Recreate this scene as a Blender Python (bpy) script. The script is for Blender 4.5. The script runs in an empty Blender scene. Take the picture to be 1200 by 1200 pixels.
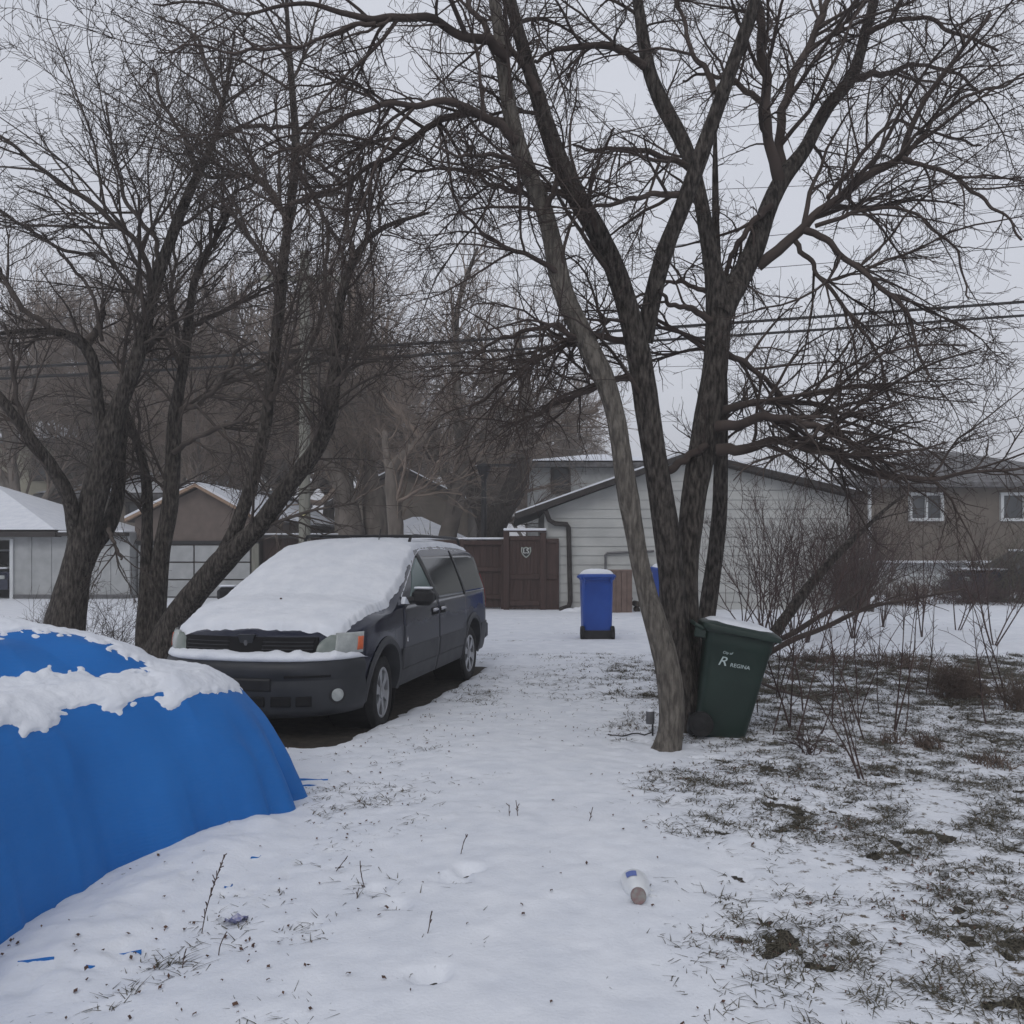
import bpy, math, random
import numpy as np
from mathutils import Vector, Matrix
RS = np.random.RandomState(7)
random.seed(7)
C = bpy.context.scene.collection
PI = math.pi
F = 1050.0; HZ = 642.0; EYE = 1.6        # focal length and horizon in photo pixels (1200 wide), eye height in metres

def P(px, py, d):                         # a measured direction turned into a point d metres out
    return np.array([(px - 600) / F * d, d, EYE - (py - HZ) / F * d])
def G(px, py):                            # ground point
    d = EYE * F / (py - HZ); return np.array([(px - 600) / F * d, d, 0.0])

# ------------------------------------------------------------------ value noise (numpy)
def _h(ix, iy, iz, s):
    n = (ix * 374761393 + iy * 668265263 + iz * 2147483647 + s * 1274126177).astype(np.int64) & 0xffffffff
    n = ((n ^ (n >> 13)) * 1274126177) & 0xffffffff
    n = (n ^ (n >> 16)) & 0xffffffff
    return n / 4294967295.0
def noise3(x, y, z, s=0):
    x = np.asarray(x, float); y = np.asarray(y, float); z = np.asarray(z, float) + x * 0
    xi = np.floor(x).astype(np.int64); yi = np.floor(y).astype(np.int64); zi = np.floor(z).astype(np.int64)
    fx = x - xi; fy = y - yi; fz = z - zi
    fx = fx * fx * (3 - 2 * fx); fy = fy * fy * (3 - 2 * fy); fz = fz * fz * (3 - 2 * fz)
    r = 0
    for a in (0, 1):
        for b in (0, 1):
            for c in (0, 1):
                w = (fx if a else 1 - fx) * (fy if b else 1 - fy) * (fz if c else 1 - fz)
                r = r + w * _h(xi + a, yi + b, zi + c, s)
    return r
def fbm(x, y, z=0.0, s=0, o=4):
    r = 0; a = 1; t = 0
    for i in range(o):
        r = r + a * noise3(np.asarray(x) * 2 ** i, np.asarray(y) * 2 ** i, np.asarray(z) * 2 ** i, s + i); t += a; a *= .5
    return r / t
def sstep(a, b, x):
    t = np.clip((x - a) / (b - a), 0, 1); return t * t * (3 - 2 * t)

# ------------------------------------------------------------------ materials
def mat(name, c1, c2=None, scale=8.0, rough=.8, bump=0.0, bscale=40.0, metal=0.0, stretch=(1, 1, 1), spec=.3, coat=0.0,
        detail=6, lo=.35, hi=.65, bdist=.01, snow=0.0, trans=0.0, alpha=1.0):
    m = bpy.data.materials.new(name); m.use_nodes = True
    nt = m.node_tree; N = nt.nodes; L = nt.links; b = N['Principled BSDF']
    b.inputs['Roughness'].default_value = rough; b.inputs['Metallic'].default_value = metal
    b.inputs['Specular IOR Level'].default_value = spec; b.inputs['Coat Weight'].default_value = coat
    b.inputs['Transmission Weight'].default_value = trans; b.inputs['Alpha'].default_value = alpha
    b.inputs['Base Color'].default_value = (*c1, 1)
    tc = N.new('ShaderNodeTexCoord'); mp = N.new('ShaderNodeMapping'); mp.inputs['Scale'].default_value = stretch
    L.new(tc.outputs['Object'], mp.inputs['Vector'])
    col = None
    if c2 is not None:
        nz = N.new('ShaderNodeTexNoise'); nz.inputs['Scale'].default_value = scale; nz.inputs['Detail'].default_value = detail
        L.new(mp.outputs[0], nz.inputs['Vector'])
        cr = N.new('ShaderNodeValToRGB'); cr.color_ramp.elements[0].position = lo; cr.color_ramp.elements[1].position = hi
        cr.color_ramp.elements[0].color = (*c1, 1); cr.color_ramp.elements[1].color = (*c2, 1)
        L.new(nz.outputs[0], cr.inputs[0]); col = cr.outputs[0]; L.new(col, b.inputs['Base Color'])
    if bump:
        n2 = N.new('ShaderNodeTexNoise'); n2.inputs['Scale'].default_value = bscale; n2.inputs['Detail'].default_value = 5
        L.new(mp.outputs[0], n2.inputs['Vector'])
        bp = N.new('ShaderNodeBump'); bp.inputs['Strength'].default_value = bump; bp.inputs['Distance'].default_value = bdist
        L.new(n2.outputs[0], bp.inputs['Height']); L.new(bp.outputs[0], b.inputs['Normal'])
    if snow:                               # a dusting of snow that has settled on faces that look up
        g = N.new('ShaderNodeNewGeometry'); sx = N.new('ShaderNodeSeparateXYZ'); L.new(g.outputs['Normal'], sx.inputs[0])
        n3 = N.new('ShaderNodeTexNoise'); n3.inputs['Scale'].default_value = 9; L.new(tc.outputs['Object'], n3.inputs['Vector'])
        ad = N.new('ShaderNodeMath'); ad.operation = 'ADD'; L.new(sx.outputs[2], ad.inputs[0]); L.new(n3.outputs[0], ad.inputs[1])
        gt = N.new('ShaderNodeMath'); gt.operation = 'GREATER_THAN'; L.new(ad.outputs[0], gt.inputs[0]); gt.inputs[1].default_value = 1.75 - snow
        mx = N.new('ShaderNodeMix'); mx.data_type = 'RGBA'; L.new(gt.outputs[0], mx.inputs[0])
        if col: L.new(col, mx.inputs[6])
        else: mx.inputs[6].default_value = (*c1, 1)
        mx.inputs[7].default_value = (.72, .74, .78, 1); L.new(mx.outputs[2], b.inputs['Base Color'])
    return m
M = {}
M['snow'] = mat('snow_cover', (.73, .75, .79), (.65, .675, .725), 5, .9, .35, 60, bdist=.01, spec=.2)
M['paint'] = mat('navy_paint', (.009, .013, .036), (.02, .024, .042), 3, .22, .0, coat=.35, spec=.5, lo=.3, hi=.8)
M['paint_dirty'] = mat('road_grimed_paint', (.035, .038, .045), (.075, .077, .082), 2.5, .5, .05, 60, spec=.4)
M['clad'] = mat('grey_cladding', (.032, .034, .039), (.056, .058, .064), 4, .6, .08, 80, spec=.35)
M['bumper'] = mat('dark_grey_bumper', (.014, .016, .020), (.026, .028, .033), 4, .5, .06, 80, spec=.4)
M['black'] = mat('black_plastic', (.012, .012, .013), (.02, .02, .022), 10, .5, .05, 60)
M['dark'] = mat('dark_void', (.006, .006, .007), None, rough=.9)
M['glass'] = mat('dark_tinted_glass', (.018, .021, .022), (.030, .033, .034), 2, .08, spec=.7)
M['glass_front'] = mat('greenish_side_glass', (.035, .085, .078), (.055, .11, .10), 2, .15, spec=.6)
M['tyre'] = mat('tyre_rubber', (.010, .010, .010), (.022, .022, .023), 12, .85, .3, 90)
M['rim'] = mat('silver_alloy', (.42, .43, .45), (.30, .30, .31), 8, .4, metal=.6, spec=.5)
M['lens'] = mat('hazy_headlight_lens', (.40, .42, .41), (.27, .29, .28), 12, .2, .15, 60, spec=.7, coat=.3)
M['lens2'] = mat('fogged_lens', (.13, .155, .14), (.20, .225, .205), 9, .35, .1, 60, spec=.6)
M['amber'] = mat('amber_lens', (.62, .13, .045), (.48, .09, .03), 20, .25, spec=.6)
M['red'] = mat('red_lens', (.25, .01, .015), None, rough=.25, spec=.6)
M['chrome'] = mat('dull_chrome', (.5, .5, .52), None, rough=.25, metal=.9)
M['soil'] = mat('bare_soil', (.030, .026, .022), (.060, .050, .040), 14, .95, .6, 60, bdist=.02)
M['bluebin'] = mat('blue_plastic', (.008, .050, .27), (.012, .065, .32), 3, .42, .04, 60, spec=.4)
M['greenbin'] = mat('dark_green_plastic', (.008, .020, .016), (.012, .028, .022), 4, .45, .04, 60, spec=.4)
M['white'] = mat('white_lettering', (.42, .50, .50), None, rough=.6)
M['bark_dark'] = mat('dark_bark', (.024, .020, .018), (.120, .105, .092), 40, .95, 1.0, 60, stretch=(1, 1, .26), bdist=.06, lo=.38, hi=.66)
M['bark_light'] = mat('pale_bark', (.080, .071, .062), (.200, .180, .155), 38, .95, 1.0, 60, stretch=(1, 1, .22), bdist=.05, lo=.36, hi=.68)
M['bark_mid'] = mat('brown_bark', (.025, .021, .018), (.095, .080, .069), 30, .95, 1.0, 30, stretch=(1, 1, .25), bdist=.03)
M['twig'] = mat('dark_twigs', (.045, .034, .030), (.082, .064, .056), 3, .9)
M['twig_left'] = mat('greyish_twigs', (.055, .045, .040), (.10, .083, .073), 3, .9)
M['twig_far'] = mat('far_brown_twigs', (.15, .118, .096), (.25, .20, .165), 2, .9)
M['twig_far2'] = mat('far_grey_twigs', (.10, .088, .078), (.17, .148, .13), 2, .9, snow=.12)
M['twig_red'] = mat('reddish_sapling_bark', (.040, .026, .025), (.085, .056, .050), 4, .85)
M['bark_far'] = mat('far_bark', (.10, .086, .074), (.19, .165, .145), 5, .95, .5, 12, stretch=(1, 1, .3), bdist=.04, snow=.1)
M['tarp'] = None
M['siding'] = mat('white_siding', (.42, .425, .41), (.35, .355, .345), 2, .7, .05, 40)
M['fascia'] = mat('dark_fascia', (.022, .019, .018), (.036, .031, .029), 5, .7)
M['fence'] = mat('brown_fence', (.036, .021, .018), (.058, .034, .029), 3, .8, .2, 30, stretch=(6, 6, .6))
M['stucco'] = mat('grey_stucco', (.46, .47, .47), (.38, .39, .385), 6, .95, .5, 60)
M['tan'] = mat('tan_stucco', (.165, .142, .118), (.13, .112, .094), 2, .9, .3, 50)
M['yellow'] = mat('pale_yellow_siding', (.33, .31, .24), (.27, .255, .20), 2, .85, .1, 30)
M['brown'] = mat('brown_gable_board', (.145, .115, .10), (.115, .092, .080), 4, .85, .1, 40)
M['wood'] = mat('bare_wood_trim', (.33, .23, .16), (.25, .17, .12), 8, .8, .1, 50)
M['door_white'] = mat('off_white_door', (.38, .39, .395), (.30, .31, .315), 3, .7, .05, 40)
M['shingle'] = mat('dark_shingle', (.07, .068, .068), (.17, .17, .175), 7, .95, .4, 40)
M['window'] = mat('dark_window_pane', (.035, .04, .045), (.06, .065, .07), 1.5, .1, spec=.6)
M['frame'] = mat('white_window_frame', (.55, .57, .58), None, rough=.6)
M['metal_grey'] = mat('grey_metal', (.10, .10, .105), (.14, .14, .145), 10, .5, metal=.4)
M['pole'] = mat('weathered_pole', (.16, .16, .135), (.22, .215, .185), 6, .9, .4, 30, stretch=(4, 4, .4))
M['wire'] = mat('black_wire', (.015, .015, .016), None, rough=.6)
M['grass'] = mat('dry_grass_blades', (.045, .042, .028), (.12, .105, .078), 30, .9)
M['leaf'] = mat('dead_leaves', (.060, .034, .026), (.13, .075, .055), 40, .9)
M['weed'] = mat('dry_brown_weed', (.065, .046, .040), (.11, .08, .07), 30, .9)
M['jug'] = mat('milky_plastic', (.74, .76, .77), (.66, .68, .70), 12, .3, .1, 40, spec=.5)
M['label_blue'] = mat('faded_blue_label', (.12, .17, .42), None, rough=.6)
M['cap'] = mat('dull_red_grey_cap', (.22, .14, .14), (.25, .26, .24), 30, .7)
M['board'] = mat('weathered_board', (.13, .09, .075), (.18, .13, .11), 5, .85, .2, 30)
M['rubber'] = mat('bush_brown', (.085, .062, .052), (.16, .122, .10), 3, .9)

# ------------------------------------------------------------------ mesh helpers
def tagit(o, label=None, cat=None, group=None, kind=None):
    if label: o['label'] = label
    if cat: o['category'] = cat
    if group: o['group'] = group
    if kind: o['kind'] = kind
    return o
def empty(name, loc=(0, 0, 0), rz=0.0, label=None, cat=None, group=None):
    o = bpy.data.objects.new(name, None); C.objects.link(o); o.empty_display_size = .2
    o.location = loc; o.rotation_euler = (0, 0, rz)
    return tagit(o, label, cat, group)
def finish(me, name, m, parent, smooth):
    if m is not None:
        for x in (m if isinstance(m, (list, tuple)) else [m]): me.materials.append(x)
    if smooth:
        me.polygons.foreach_set('use_smooth', [True] * len(me.polygons))
    me.update()
    o = bpy.data.objects.new(name, me); C.objects.link(o)
    if parent is not None: o.parent = parent
    return o
def npmesh(name, V, Fq, m, parent=None, smooth=True):   # V (n,3), Fq (m,k) arrays
    V = np.asarray(V, np.float32); Fq = np.asarray(Fq, np.int32)
    me = bpy.data.meshes.new(name); k = Fq.shape[1]
    me.vertices.add(len(V)); me.vertices.foreach_set('co', V.ravel())
    me.loops.add(Fq.size); me.loops.foreach_set('vertex_index', Fq.ravel())
    me.polygons.add(len(Fq)); me.polygons.foreach_set('loop_start', np.arange(0, Fq.size, k, dtype=np.int32))
    try: me.polygons.foreach_set('loop_total', np.full(len(Fq), k, np.int32))
    except Exception: pass
    me.update(calc_edges=True)
    return finish(me, name, m, parent, smooth)
class MB:
    def __init__(s): s.v = []; s.f = []; s.mi = []
    def add(s, V, Fs, mi=0):
        n = len(s.v); s.v += [tuple(float(c) for c in p) for p in V]; s.f += [tuple(i + n for i in f) for f in Fs]; s.mi += [mi] * len(Fs); return s
    def box(s, c, d, rz=0.0, bev=0.0, mi=0, R=None):
        x, y, z = d[0] / 2, d[1] / 2, d[2] / 2
        if bev <= 0:
            V = [(-x, -y, -z), (x, -y, -z), (x, y, -z), (-x, y, -z), (-x, -y, z), (x, -y, z), (x, y, z), (-x, y, z)]
            Fs = [(0, 3, 2, 1), (4, 5, 6, 7), (0, 1, 5, 4), (1, 2, 6, 5), (2, 3, 7, 6), (3, 0, 4, 7)]
        else:
            b = min(bev, x * .99, y * .99, z * .99); V = []; Fs = []
            rings = [(-z, b), (-z + b, 0), (z - b, 0), (z, b)]
            for zz, q in rings:
                a, c_ = x - q, y - q; e = b if q == 0 else b * .3
                V += [(-a + e, -c_, zz), (a - e, -c_, zz), (a, -c_ + e, zz), (a, c_ - e, zz), (a - e, c_, zz), (-a + e, c_, zz), (-a, c_ - e, zz), (-a, -c_ + e, zz)]
            for r in range(3):
                for i in range(8):
                    j = (i + 1) % 8; Fs.append((r * 8 + i, r * 8 + j, r * 8 + 8 + j, r * 8 + 8 + i))
            Fs += [tuple(range(7, -1, -1)), tuple(range(24, 32))]
        if R is not None: V = [tuple(R @ Vector(p)) for p in V]
        cz, sz = math.cos(rz), math.sin(rz)
        V = [(c[0] + p[0] * cz - p[1] * sz, c[1] + p[0] * sz + p[1] * cz, c[2] + p[2]) for p in V]
        return s.add(V, Fs, mi)
    def tube(s, pts, r, k=8, cap=True, mi=0):
        pts = [Vector(p) for p in pts]; n = len(pts); V = []; Fs = []
        rr = r if isinstance(r, (list, tuple)) else [r] * n
        prev = None
        for i, p in enumerate(pts):
            t = (pts[min(i + 1, n - 1)] - pts[max(i - 1, 0)]).normalized()
            if prev is None:
                u = t.cross(Vector((0, 0, 1))) if abs(t.z) < .9 else t.cross(Vector((1, 0, 0)))
            else: u = prev - t * prev.dot(t)
            u.normalize(); prev = u; w = t.cross(u)
            for j in range(k):
                a = 2 * PI * j / k; V.append(p + (u * math.cos(a) + w * math.sin(a)) * rr[i])
        for i in range(n - 1):
            for j in range(k):
                q = (j + 1) % k; Fs.append((i * k + j, i * k + q, i * k + k + q, i * k + k + j))
        if cap: Fs += [tuple(range(k - 1, -1, -1)), tuple(range((n - 1) * k, n * k))]
        return s.add(V, Fs, mi)
    def lathe(s, prof, k=24, c=(0, 0, 0), axis='z', mi=0, close=False):   # prof: (r, h)
        V = []; Fs = []; n = len(prof)
        for r, h in prof:
            for j in range(k):
                a = 2 * PI * j / k; x, y = r * math.cos(a), r * math.sin(a)
                if axis == 'z': V.append((c[0] + x, c[1] + y, c[2] + h))
                elif axis == 'y': V.append((c[0] + x, c[1] + h, c[2] + y))
                else: V.append((c[0] + h, c[1] + x, c[2] + y))
        for i in range(n - 1 if not close else n):
            for j in range(k):
                q = (j + 1) % k; i2 = (i + 1) % n; Fs.append((i * k + j, i * k + q, i2 * k + q, i2 * k + j))
        if not close: Fs += [tuple(range(k - 1, -1, -1)), tuple(range((n - 1) * k, n * k))]
        return s.add(V, Fs, mi)
    def prism(s, poly, ax, a, b, mi=0):     # polygon in the two other axes, extruded along ax from a to b
        n = len(poly); V = []
        for t in (a, b):
            for p in poly:
                V.append({'x': (t, p[0], p[1]), 'y': (p[0], t, p[1]), 'z': (p[0], p[1], t)}[ax])
        Fs = [tuple(range(n)), tuple(range(2 * n - 1, n - 1, -1))] + [(i, i + n, (i + 1) % n + n, (i + 1) % n) for i in range(n)]
        return s.add(V, Fs, mi)
    def build(s, name, m, parent=None, smooth=False):
        me = bpy.data.meshes.new(name); me.from_pydata(s.v, [], s.f)
        o = finish(me, name, m, parent, smooth)
        if isinstance(m, (list, tuple)): me.polygons.foreach_set('material_index', s.mi)
        import bmesh
        bm = bmesh.new(); bm.from_mesh(me); bmesh.ops.recalc_face_normals(bm, faces=bm.faces); bm.to_mesh(me); bm.free()
        if smooth:
            try: me.set_sharp_from_angle(angle=math.radians(38))
            except Exception: pass
        return o
def gridmesh(name, X, m, parent=None, smooth=True, keep=None, flip=False, closed=False):   # X (a,b,3) array of points
    a, b = X.shape[:2]; idx = np.arange(a * b).reshape(a, b)
    if closed: idx = np.concatenate([idx, idx[:, :1]], 1)
    Fq = np.stack([idx[:-1, :-1], idx[1:, :-1], idx[1:, 1:], idx[:-1, 1:]], -1).reshape(-1, 4)
    if flip: Fq = Fq[:, ::-1]
    V = X.reshape(-1, 3)
    if keep is not None:
        k = keep.reshape(-1)[Fq].all(1); Fq = Fq[k]
        used = np.unique(Fq); re = np.full(len(V), -1); re[used] = np.arange(len(used)); V = V[used]; Fq = re[Fq]
    return npmesh(name, V, Fq, m, parent, smooth)
def text_mesh(s, size, ext=.002, shear=0.0):
    cu = bpy.data.curves.new('lettering', 'FONT'); cu.body = s; cu.size = size; cu.extrude = ext; cu.shear = shear; cu.align_x = 'CENTER'; cu.align_y = 'CENTER'
    cu.resolution_u = 4
    o = bpy.data.objects.new('lettering', cu); C.objects.link(o)
    dg = bpy.context.evaluated_depsgraph_get(); dg.update()
    me = bpy.data.meshes.new_from_object(o.evaluated_get(dg)); bpy.data.objects.remove(o)
    return me
def text_obj(name, s, size, m, parent, loc, rot, bold=1.0, shear=0.0):
    me = text_mesh(s, size, .002, shear); me.materials.clear(); me.materials.append(m)
    o = bpy.data.objects.new(name, me); C.objects.link(o); o.parent = parent; o.location = loc; o.rotation_euler = rot; o.scale = (bold, 1, 1)
    return o
def copy_tree(o, parent=None):
    c = o.copy(); C.objects.link(c); c.parent = parent
    for ch in list(o.children): copy_tree(ch, c)
    return c

# ------------------------------------------------------------------ camera, world, sun
sc = bpy.context.scene
cd = bpy.data.cameras.new('camera'); cam = bpy.data.objects.new('camera', cd); C.objects.link(cam)
cam.location = (0, 0, EYE); cam.rotation_euler = (PI / 2, 0, 0); cd.sensor_width = 36; cd.lens = 36 * F / 1200
cd.shift_y = (HZ - 600) / 1200; cd.clip_end = 2000; cd.clip_start = .05
sc.camera = cam
w = bpy.data.worlds.new('World'); sc.world = w; w.use_nodes = True; nt = w.node_tree
bg = nt.nodes['Background']; sky = nt.nodes.new('ShaderNodeTexSky'); sky.sky_type = 'NISHITA'; sky.sun_disc = False
SE, SR = math.radians(38), math.radians(200)
sky.sun_elevation = SE; sky.sun_rotation = SR; sky.air_density = 1.0; sky.dust_density = 3.0; sky.ozone_density = 1.0
hs = nt.nodes.new('ShaderNodeHueSaturation'); hs.inputs['Saturation'].default_value = .22
nt.links.new(sky.outputs[0], hs.inputs['Color'])
# an even overcast layer: the blue sky's own light mixed into a plain grey cloud deck
mx = nt.nodes.new('ShaderNodeMix'); mx.data_type = 'RGBA'; mx.inputs[0].default_value = .8
nt.links.new(hs.outputs[0], mx.inputs[6])
tcn = nt.nodes.new('ShaderNodeTexCoord'); nzn = nt.nodes.new('ShaderNodeTexNoise'); nzn.inputs['Scale'].default_value = 1.6; nzn.inputs['Detail'].default_value = 4
nt.links.new(tcn.outputs['Generated'], nzn.inputs['Vector'])
crn = nt.nodes.new('ShaderNodeValToRGB'); crn.color_ramp.elements[0].position = .3; crn.color_ramp.elements[1].position = .7
crn.color_ramp.elements[0].color = (5.35, 5.6, 6.35, 1); crn.color_ramp.elements[1].color = (6.3, 6.55, 7.3, 1)
nt.links.new(nzn.outputs[0], crn.inputs[0]); nt.links.new(crn.outputs[0], mx.inputs[7])
nt.links.new(mx.outputs[2], bg.inputs['Color']); bg.inputs['Strength'].default_value = .1
sd = bpy.data.lights.new('sun', 'SUN'); so = bpy.data.objects.new('sun', sd); C.objects.link(so)
sd.energy = .5; sd.angle = math.radians(25); sd.color = (1, .98, .95)
dirv = Vector((math.cos(SE) * math.sin(SR), math.cos(SE) * math.cos(SR), math.sin(SE)))
so.rotation_euler = dirv.to_track_quat('Z', 'Y').to_euler()
sc.view_settings.view_transform = 'Standard'; sc.view_settings.look = 'None'; sc.view_settings.gamma = 1
sc.view_settings.exposure = 0.28

# ------------------------------------------------------------------ van placement (also shapes the snow round it)
VA = .21; VX, VY = -2.016, 8.21
def to_van(x, y):                          # world -> van local (x forward, y left)
    dx, dy = x - VX, y - VY
    return (-math.sin(VA) * dx - math.cos(VA) * dy, math.cos(VA) * dx - math.sin(VA) * dy)
# ------------------------------------------------------------------ ground
def axis(lo, hi, step, far, n):
    fine = np.arange(lo, hi, step)
    a = lo - np.geomspace(step, far, n)[::-1]; b = hi + np.geomspace(step, far, n)
    return np.concatenate([a, fine, b])
gx = axis(-4.5, 7.5, .022, 420, 44); gy = axis(2.2, 11.0, .022, 600, 50); gy = gy[gy > -300]
XX, YY = np.meshgrid(gx, gy, indexing='ij')
def thinness(x, y):                        # how thin the snow lies: 0 deep, 1 grass and soil showing
    right = sstep(.25, 1.7, x + (5.5 - y) * .06) * sstep(13.2, 11.0, y) * .95
    nearm = .16 + 0 * x
    band = sstep(.9, .0, np.abs(x + .55 - (y - 6) * .08)) * .12     # beside the van
    t = np.maximum(np.maximum(right, nearm), band)
    trunk = np.exp(-((x - 1.5) ** 2 + (y - 7.6) ** 2) / .8) * .7
    lft = sstep(-.1, -1.1, x + .25 * (5 - y)) * sstep(2.0, 3.0, y) * sstep(7, 5, y) * .33
    bank = sstep(10.0, 11.4, y) * sstep(13.4, 12.6, y) * sstep(2.4, 3.6, x)
    path = sstep(.75, .3, np.abs(x - .0 - .02 * y)) * sstep(9, 6, y)
    t = np.maximum(np.maximum(np.maximum(t, trunk), lft), bank)
    return np.clip(t * (1 - .8 * path), 0, 1)
def soil_z(x, y):
    m = sstep(60, 20, np.hypot(x, y)) * sstep(13.6, 12.4, y)
    return .045 * m * (fbm(x * .5, y * .5, 0, 11, 3) - .5) * 2
def snow_depth(x, y):
    th = thinness(x, y)
    d = .045 - .028 * th
    d = d + .009 * (fbm(x * 1.7, y * 1.7, 0, 3, 4) - .5) * 2 * sstep(14, 12, y)
    d = d + .010 * (fbm(x * 11, y * 11, 0, 21, 4) - .5) * 2 * sstep(13.4, 12, y)
    cl = .5 * fbm(x * 3.6, y * 3.6, 0, 5, 4) + .5 * fbm(x * 15, y * 15, 0, 55, 3)      # clumps that melt through
    d = d - .050 * sstep(.60, .68, cl) * th
    ax0, ay0, ax1, ay1 = -1.50, 4.95, -1.80, 3.40; tt_ = np.clip(((x - ax0) * (ax1 - ax0) + (y - ay0) * (ay1 - ay0)) / ((ax1 - ax0) ** 2 + (ay1 - ay0) ** 2), 0, 1)
    d = d + (.035 + .06 * fbm(x * 5, y * 5, 0, 88, 3)) * np.exp(-((x - ax0 - tt_ * (ax1 - ax0)) ** 2 + (y - ay0 - tt_ * (ay1 - ay0)) ** 2) / .075)   # snow banked on the cover's skirt
    vx, vy = to_van(x, y)                                            # no snow under the van
    ex = np.maximum(np.maximum(vx - .92, -3.95 - vx), 0); ey = np.maximum(np.abs(vy) - .74, 0)
    dv = np.hypot(ex, ey) + .12 * (fbm(x * 3, y * 3, 0, 9, 4) - .5) * 2
    d = np.where(dv < .24, d - .10 * sstep(.24, .02, dv), d)
    for fx_, fy_, r in ((-.262, 4.19, .085), (-.20, 4.30, .07), (-.30, 3.22, .075), (-.50, 3.9, .06), (-.62, 4.1, .05)):   # footprints
        q = np.hypot(x - fx_, (y - fy_) * 1.3) * (1 + .6 * (fbm(x * 16, y * 16, 0, 66, 3) - .5)); d = d - .050 * np.exp(-(q / r) ** 4) 
    return d
def top_z(x, y): return soil_z(x, y) + np.maximum(snow_depth(x, y), 0)
def tz(x, y): return float(top_z(np.array([float(x)]), np.array([float(y)]))[0])
SZ = soil_z(XX, YY)
o = gridmesh('ground', np.stack([XX, YY, SZ], -1), M['soil'], flip=False); tagit(o, kind='structure')
SNZ = SZ + snow_depth(XX, YY)
msn = M['snow'].copy(); msn.name = 'ground_snow'; M['gsnow'] = msn
nt2 = msn.node_tree; b2 = nt2.nodes['Principled BSDF']
src = b2.inputs['Base Color'].links[0].from_socket
at = nt2.nodes.new('ShaderNodeAttribute'); at.attribute_name = 'thin'
tc2 = nt2.nodes.new('ShaderNodeTexCoord')
nz2 = nt2.nodes.new('ShaderNodeTexNoise'); nz2.inputs['Scale'].default_value = 13; nz2.inputs['Detail'].default_value = 9; nz2.inputs['Roughness'].default_value = .72
nt2.links.new(tc2.outputs['Object'], nz2.inputs['Vector'])
ml = nt2.nodes.new('ShaderNodeMath'); ml.operation = 'MULTIPLY_ADD'; nt2.links.new(at.outputs['Fac'], ml.inputs[0]); ml.inputs[1].default_value = .16; nt2.links.new(nz2.outputs[0], ml.inputs[2])
mr = nt2.nodes.new('ShaderNodeMapRange'); nt2.links.new(ml.outputs[0], mr.inputs[0]); mr.inputs[1].default_value = .70; mr.inputs[2].default_value = .78
m3 = nt2.nodes.new('ShaderNodeMix'); m3.data_type = 'RGBA'; nt2.links.new(mr.outputs[0], m3.inputs[0]); nt2.links.new(src, m3.inputs[6]); m3.inputs[7].default_value = (.13, .11, .085, 1)
nt2.links.new(m3.outputs[2], b2.inputs['Base Color'])
so_ = gridmesh('snow_ground', np.stack([XX, YY, SNZ], -1), M['gsnow']); tagit(so_, kind='structure')
def add_attr(o, vals):
    a = o.data.attributes.new('thin', 'FLOAT', 'POINT'); a.data.foreach_set('value', np.asarray(vals, np.float32).ravel())
add_attr(so_, thinness(XX, YY))
# the lane that runs across behind the van, with wheel ruts pressed in it
ax_ = np.linspace(-70, 70, 700); ay_ = np.concatenate([np.linspace(13.7, 22.3, 200)])
AX, AY = np.meshgrid(ax_, ay_, indexing='ij')
yc = AY + .25 * np.sin(AX * .12) + .1 * np.sin(AX * .4)
rut = np.exp(-((yc - 15.0) / .10) ** 2) + np.exp(-((yc - 16.3) / .12) ** 2) + .7 * np.exp(-((yc - 18.4) / .12) ** 2) + .7 * np.exp(-((yc - 19.8) / .12) ** 2)
AZ = .052 + .02 * (fbm(AX * .8, AY * 1.5, 0, 31, 3) - .5) - .028 * rut + .01 * (fbm(AX * 5, AY * 5, 0, 33, 2) - .5)
AZ = AZ * sstep(13.7, 14.3, AY) * sstep(22.3, 21.8, AY) + .02 * (1 - sstep(13.7, 14.3, AY) * sstep(22.3, 21.8, AY))
al = gridmesh('alley', np.stack([AX, AY, AZ], -1), M['gsnow']); tagit(al, kind='structure'); add_attr(al, .2 + 1.5 * np.clip(rut, 0, 1))

# grass, leaves
def in_van(x, y):
    vx, vy = to_van(x, y); return (vx > -4.1) & (vx < 1.05) & (np.abs(vy) < 1.0)
def blades(name, xs, ys, zs, hs_, ws, lean, m, n_seg=3, rs=RS):
    n = len(xs); az = rs.uniform(0, 2 * PI, n); wa = az + PI / 2 + rs.uniform(-.6, .6, n)
    V = np.zeros((n, n_seg, 2, 3))
    for k in range(n_seg):
        t = k / (n_seg - 1); wd = ws * (1 - .85 * t); ox = lean * hs_ * t ** 1.5
        cx = xs + np.cos(az) * ox; cy = ys + np.sin(az) * ox; cz = zs - .006 + hs_ * (t - .35 * t * t * np.clip(lean, 0, 1.6))
        V[:, k, 0] = np.stack([cx - np.cos(wa) * wd, cy - np.sin(wa) * wd, cz], -1)
        V[:, k, 1] = np.stack([cx + np.cos(wa) * wd, cy + np.sin(wa) * wd, cz], -1)
    base = (np.arange(n) * n_seg * 2)[:, None]
    Fq = np.concatenate([base + np.array([[2 * k, 2 * k + 1, 2 * k + 3, 2 * k + 2]]) for k in range(n_seg - 1)], 0)
    return npmesh(name, V.reshape(-1, 3), Fq, m, None, False)
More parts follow.
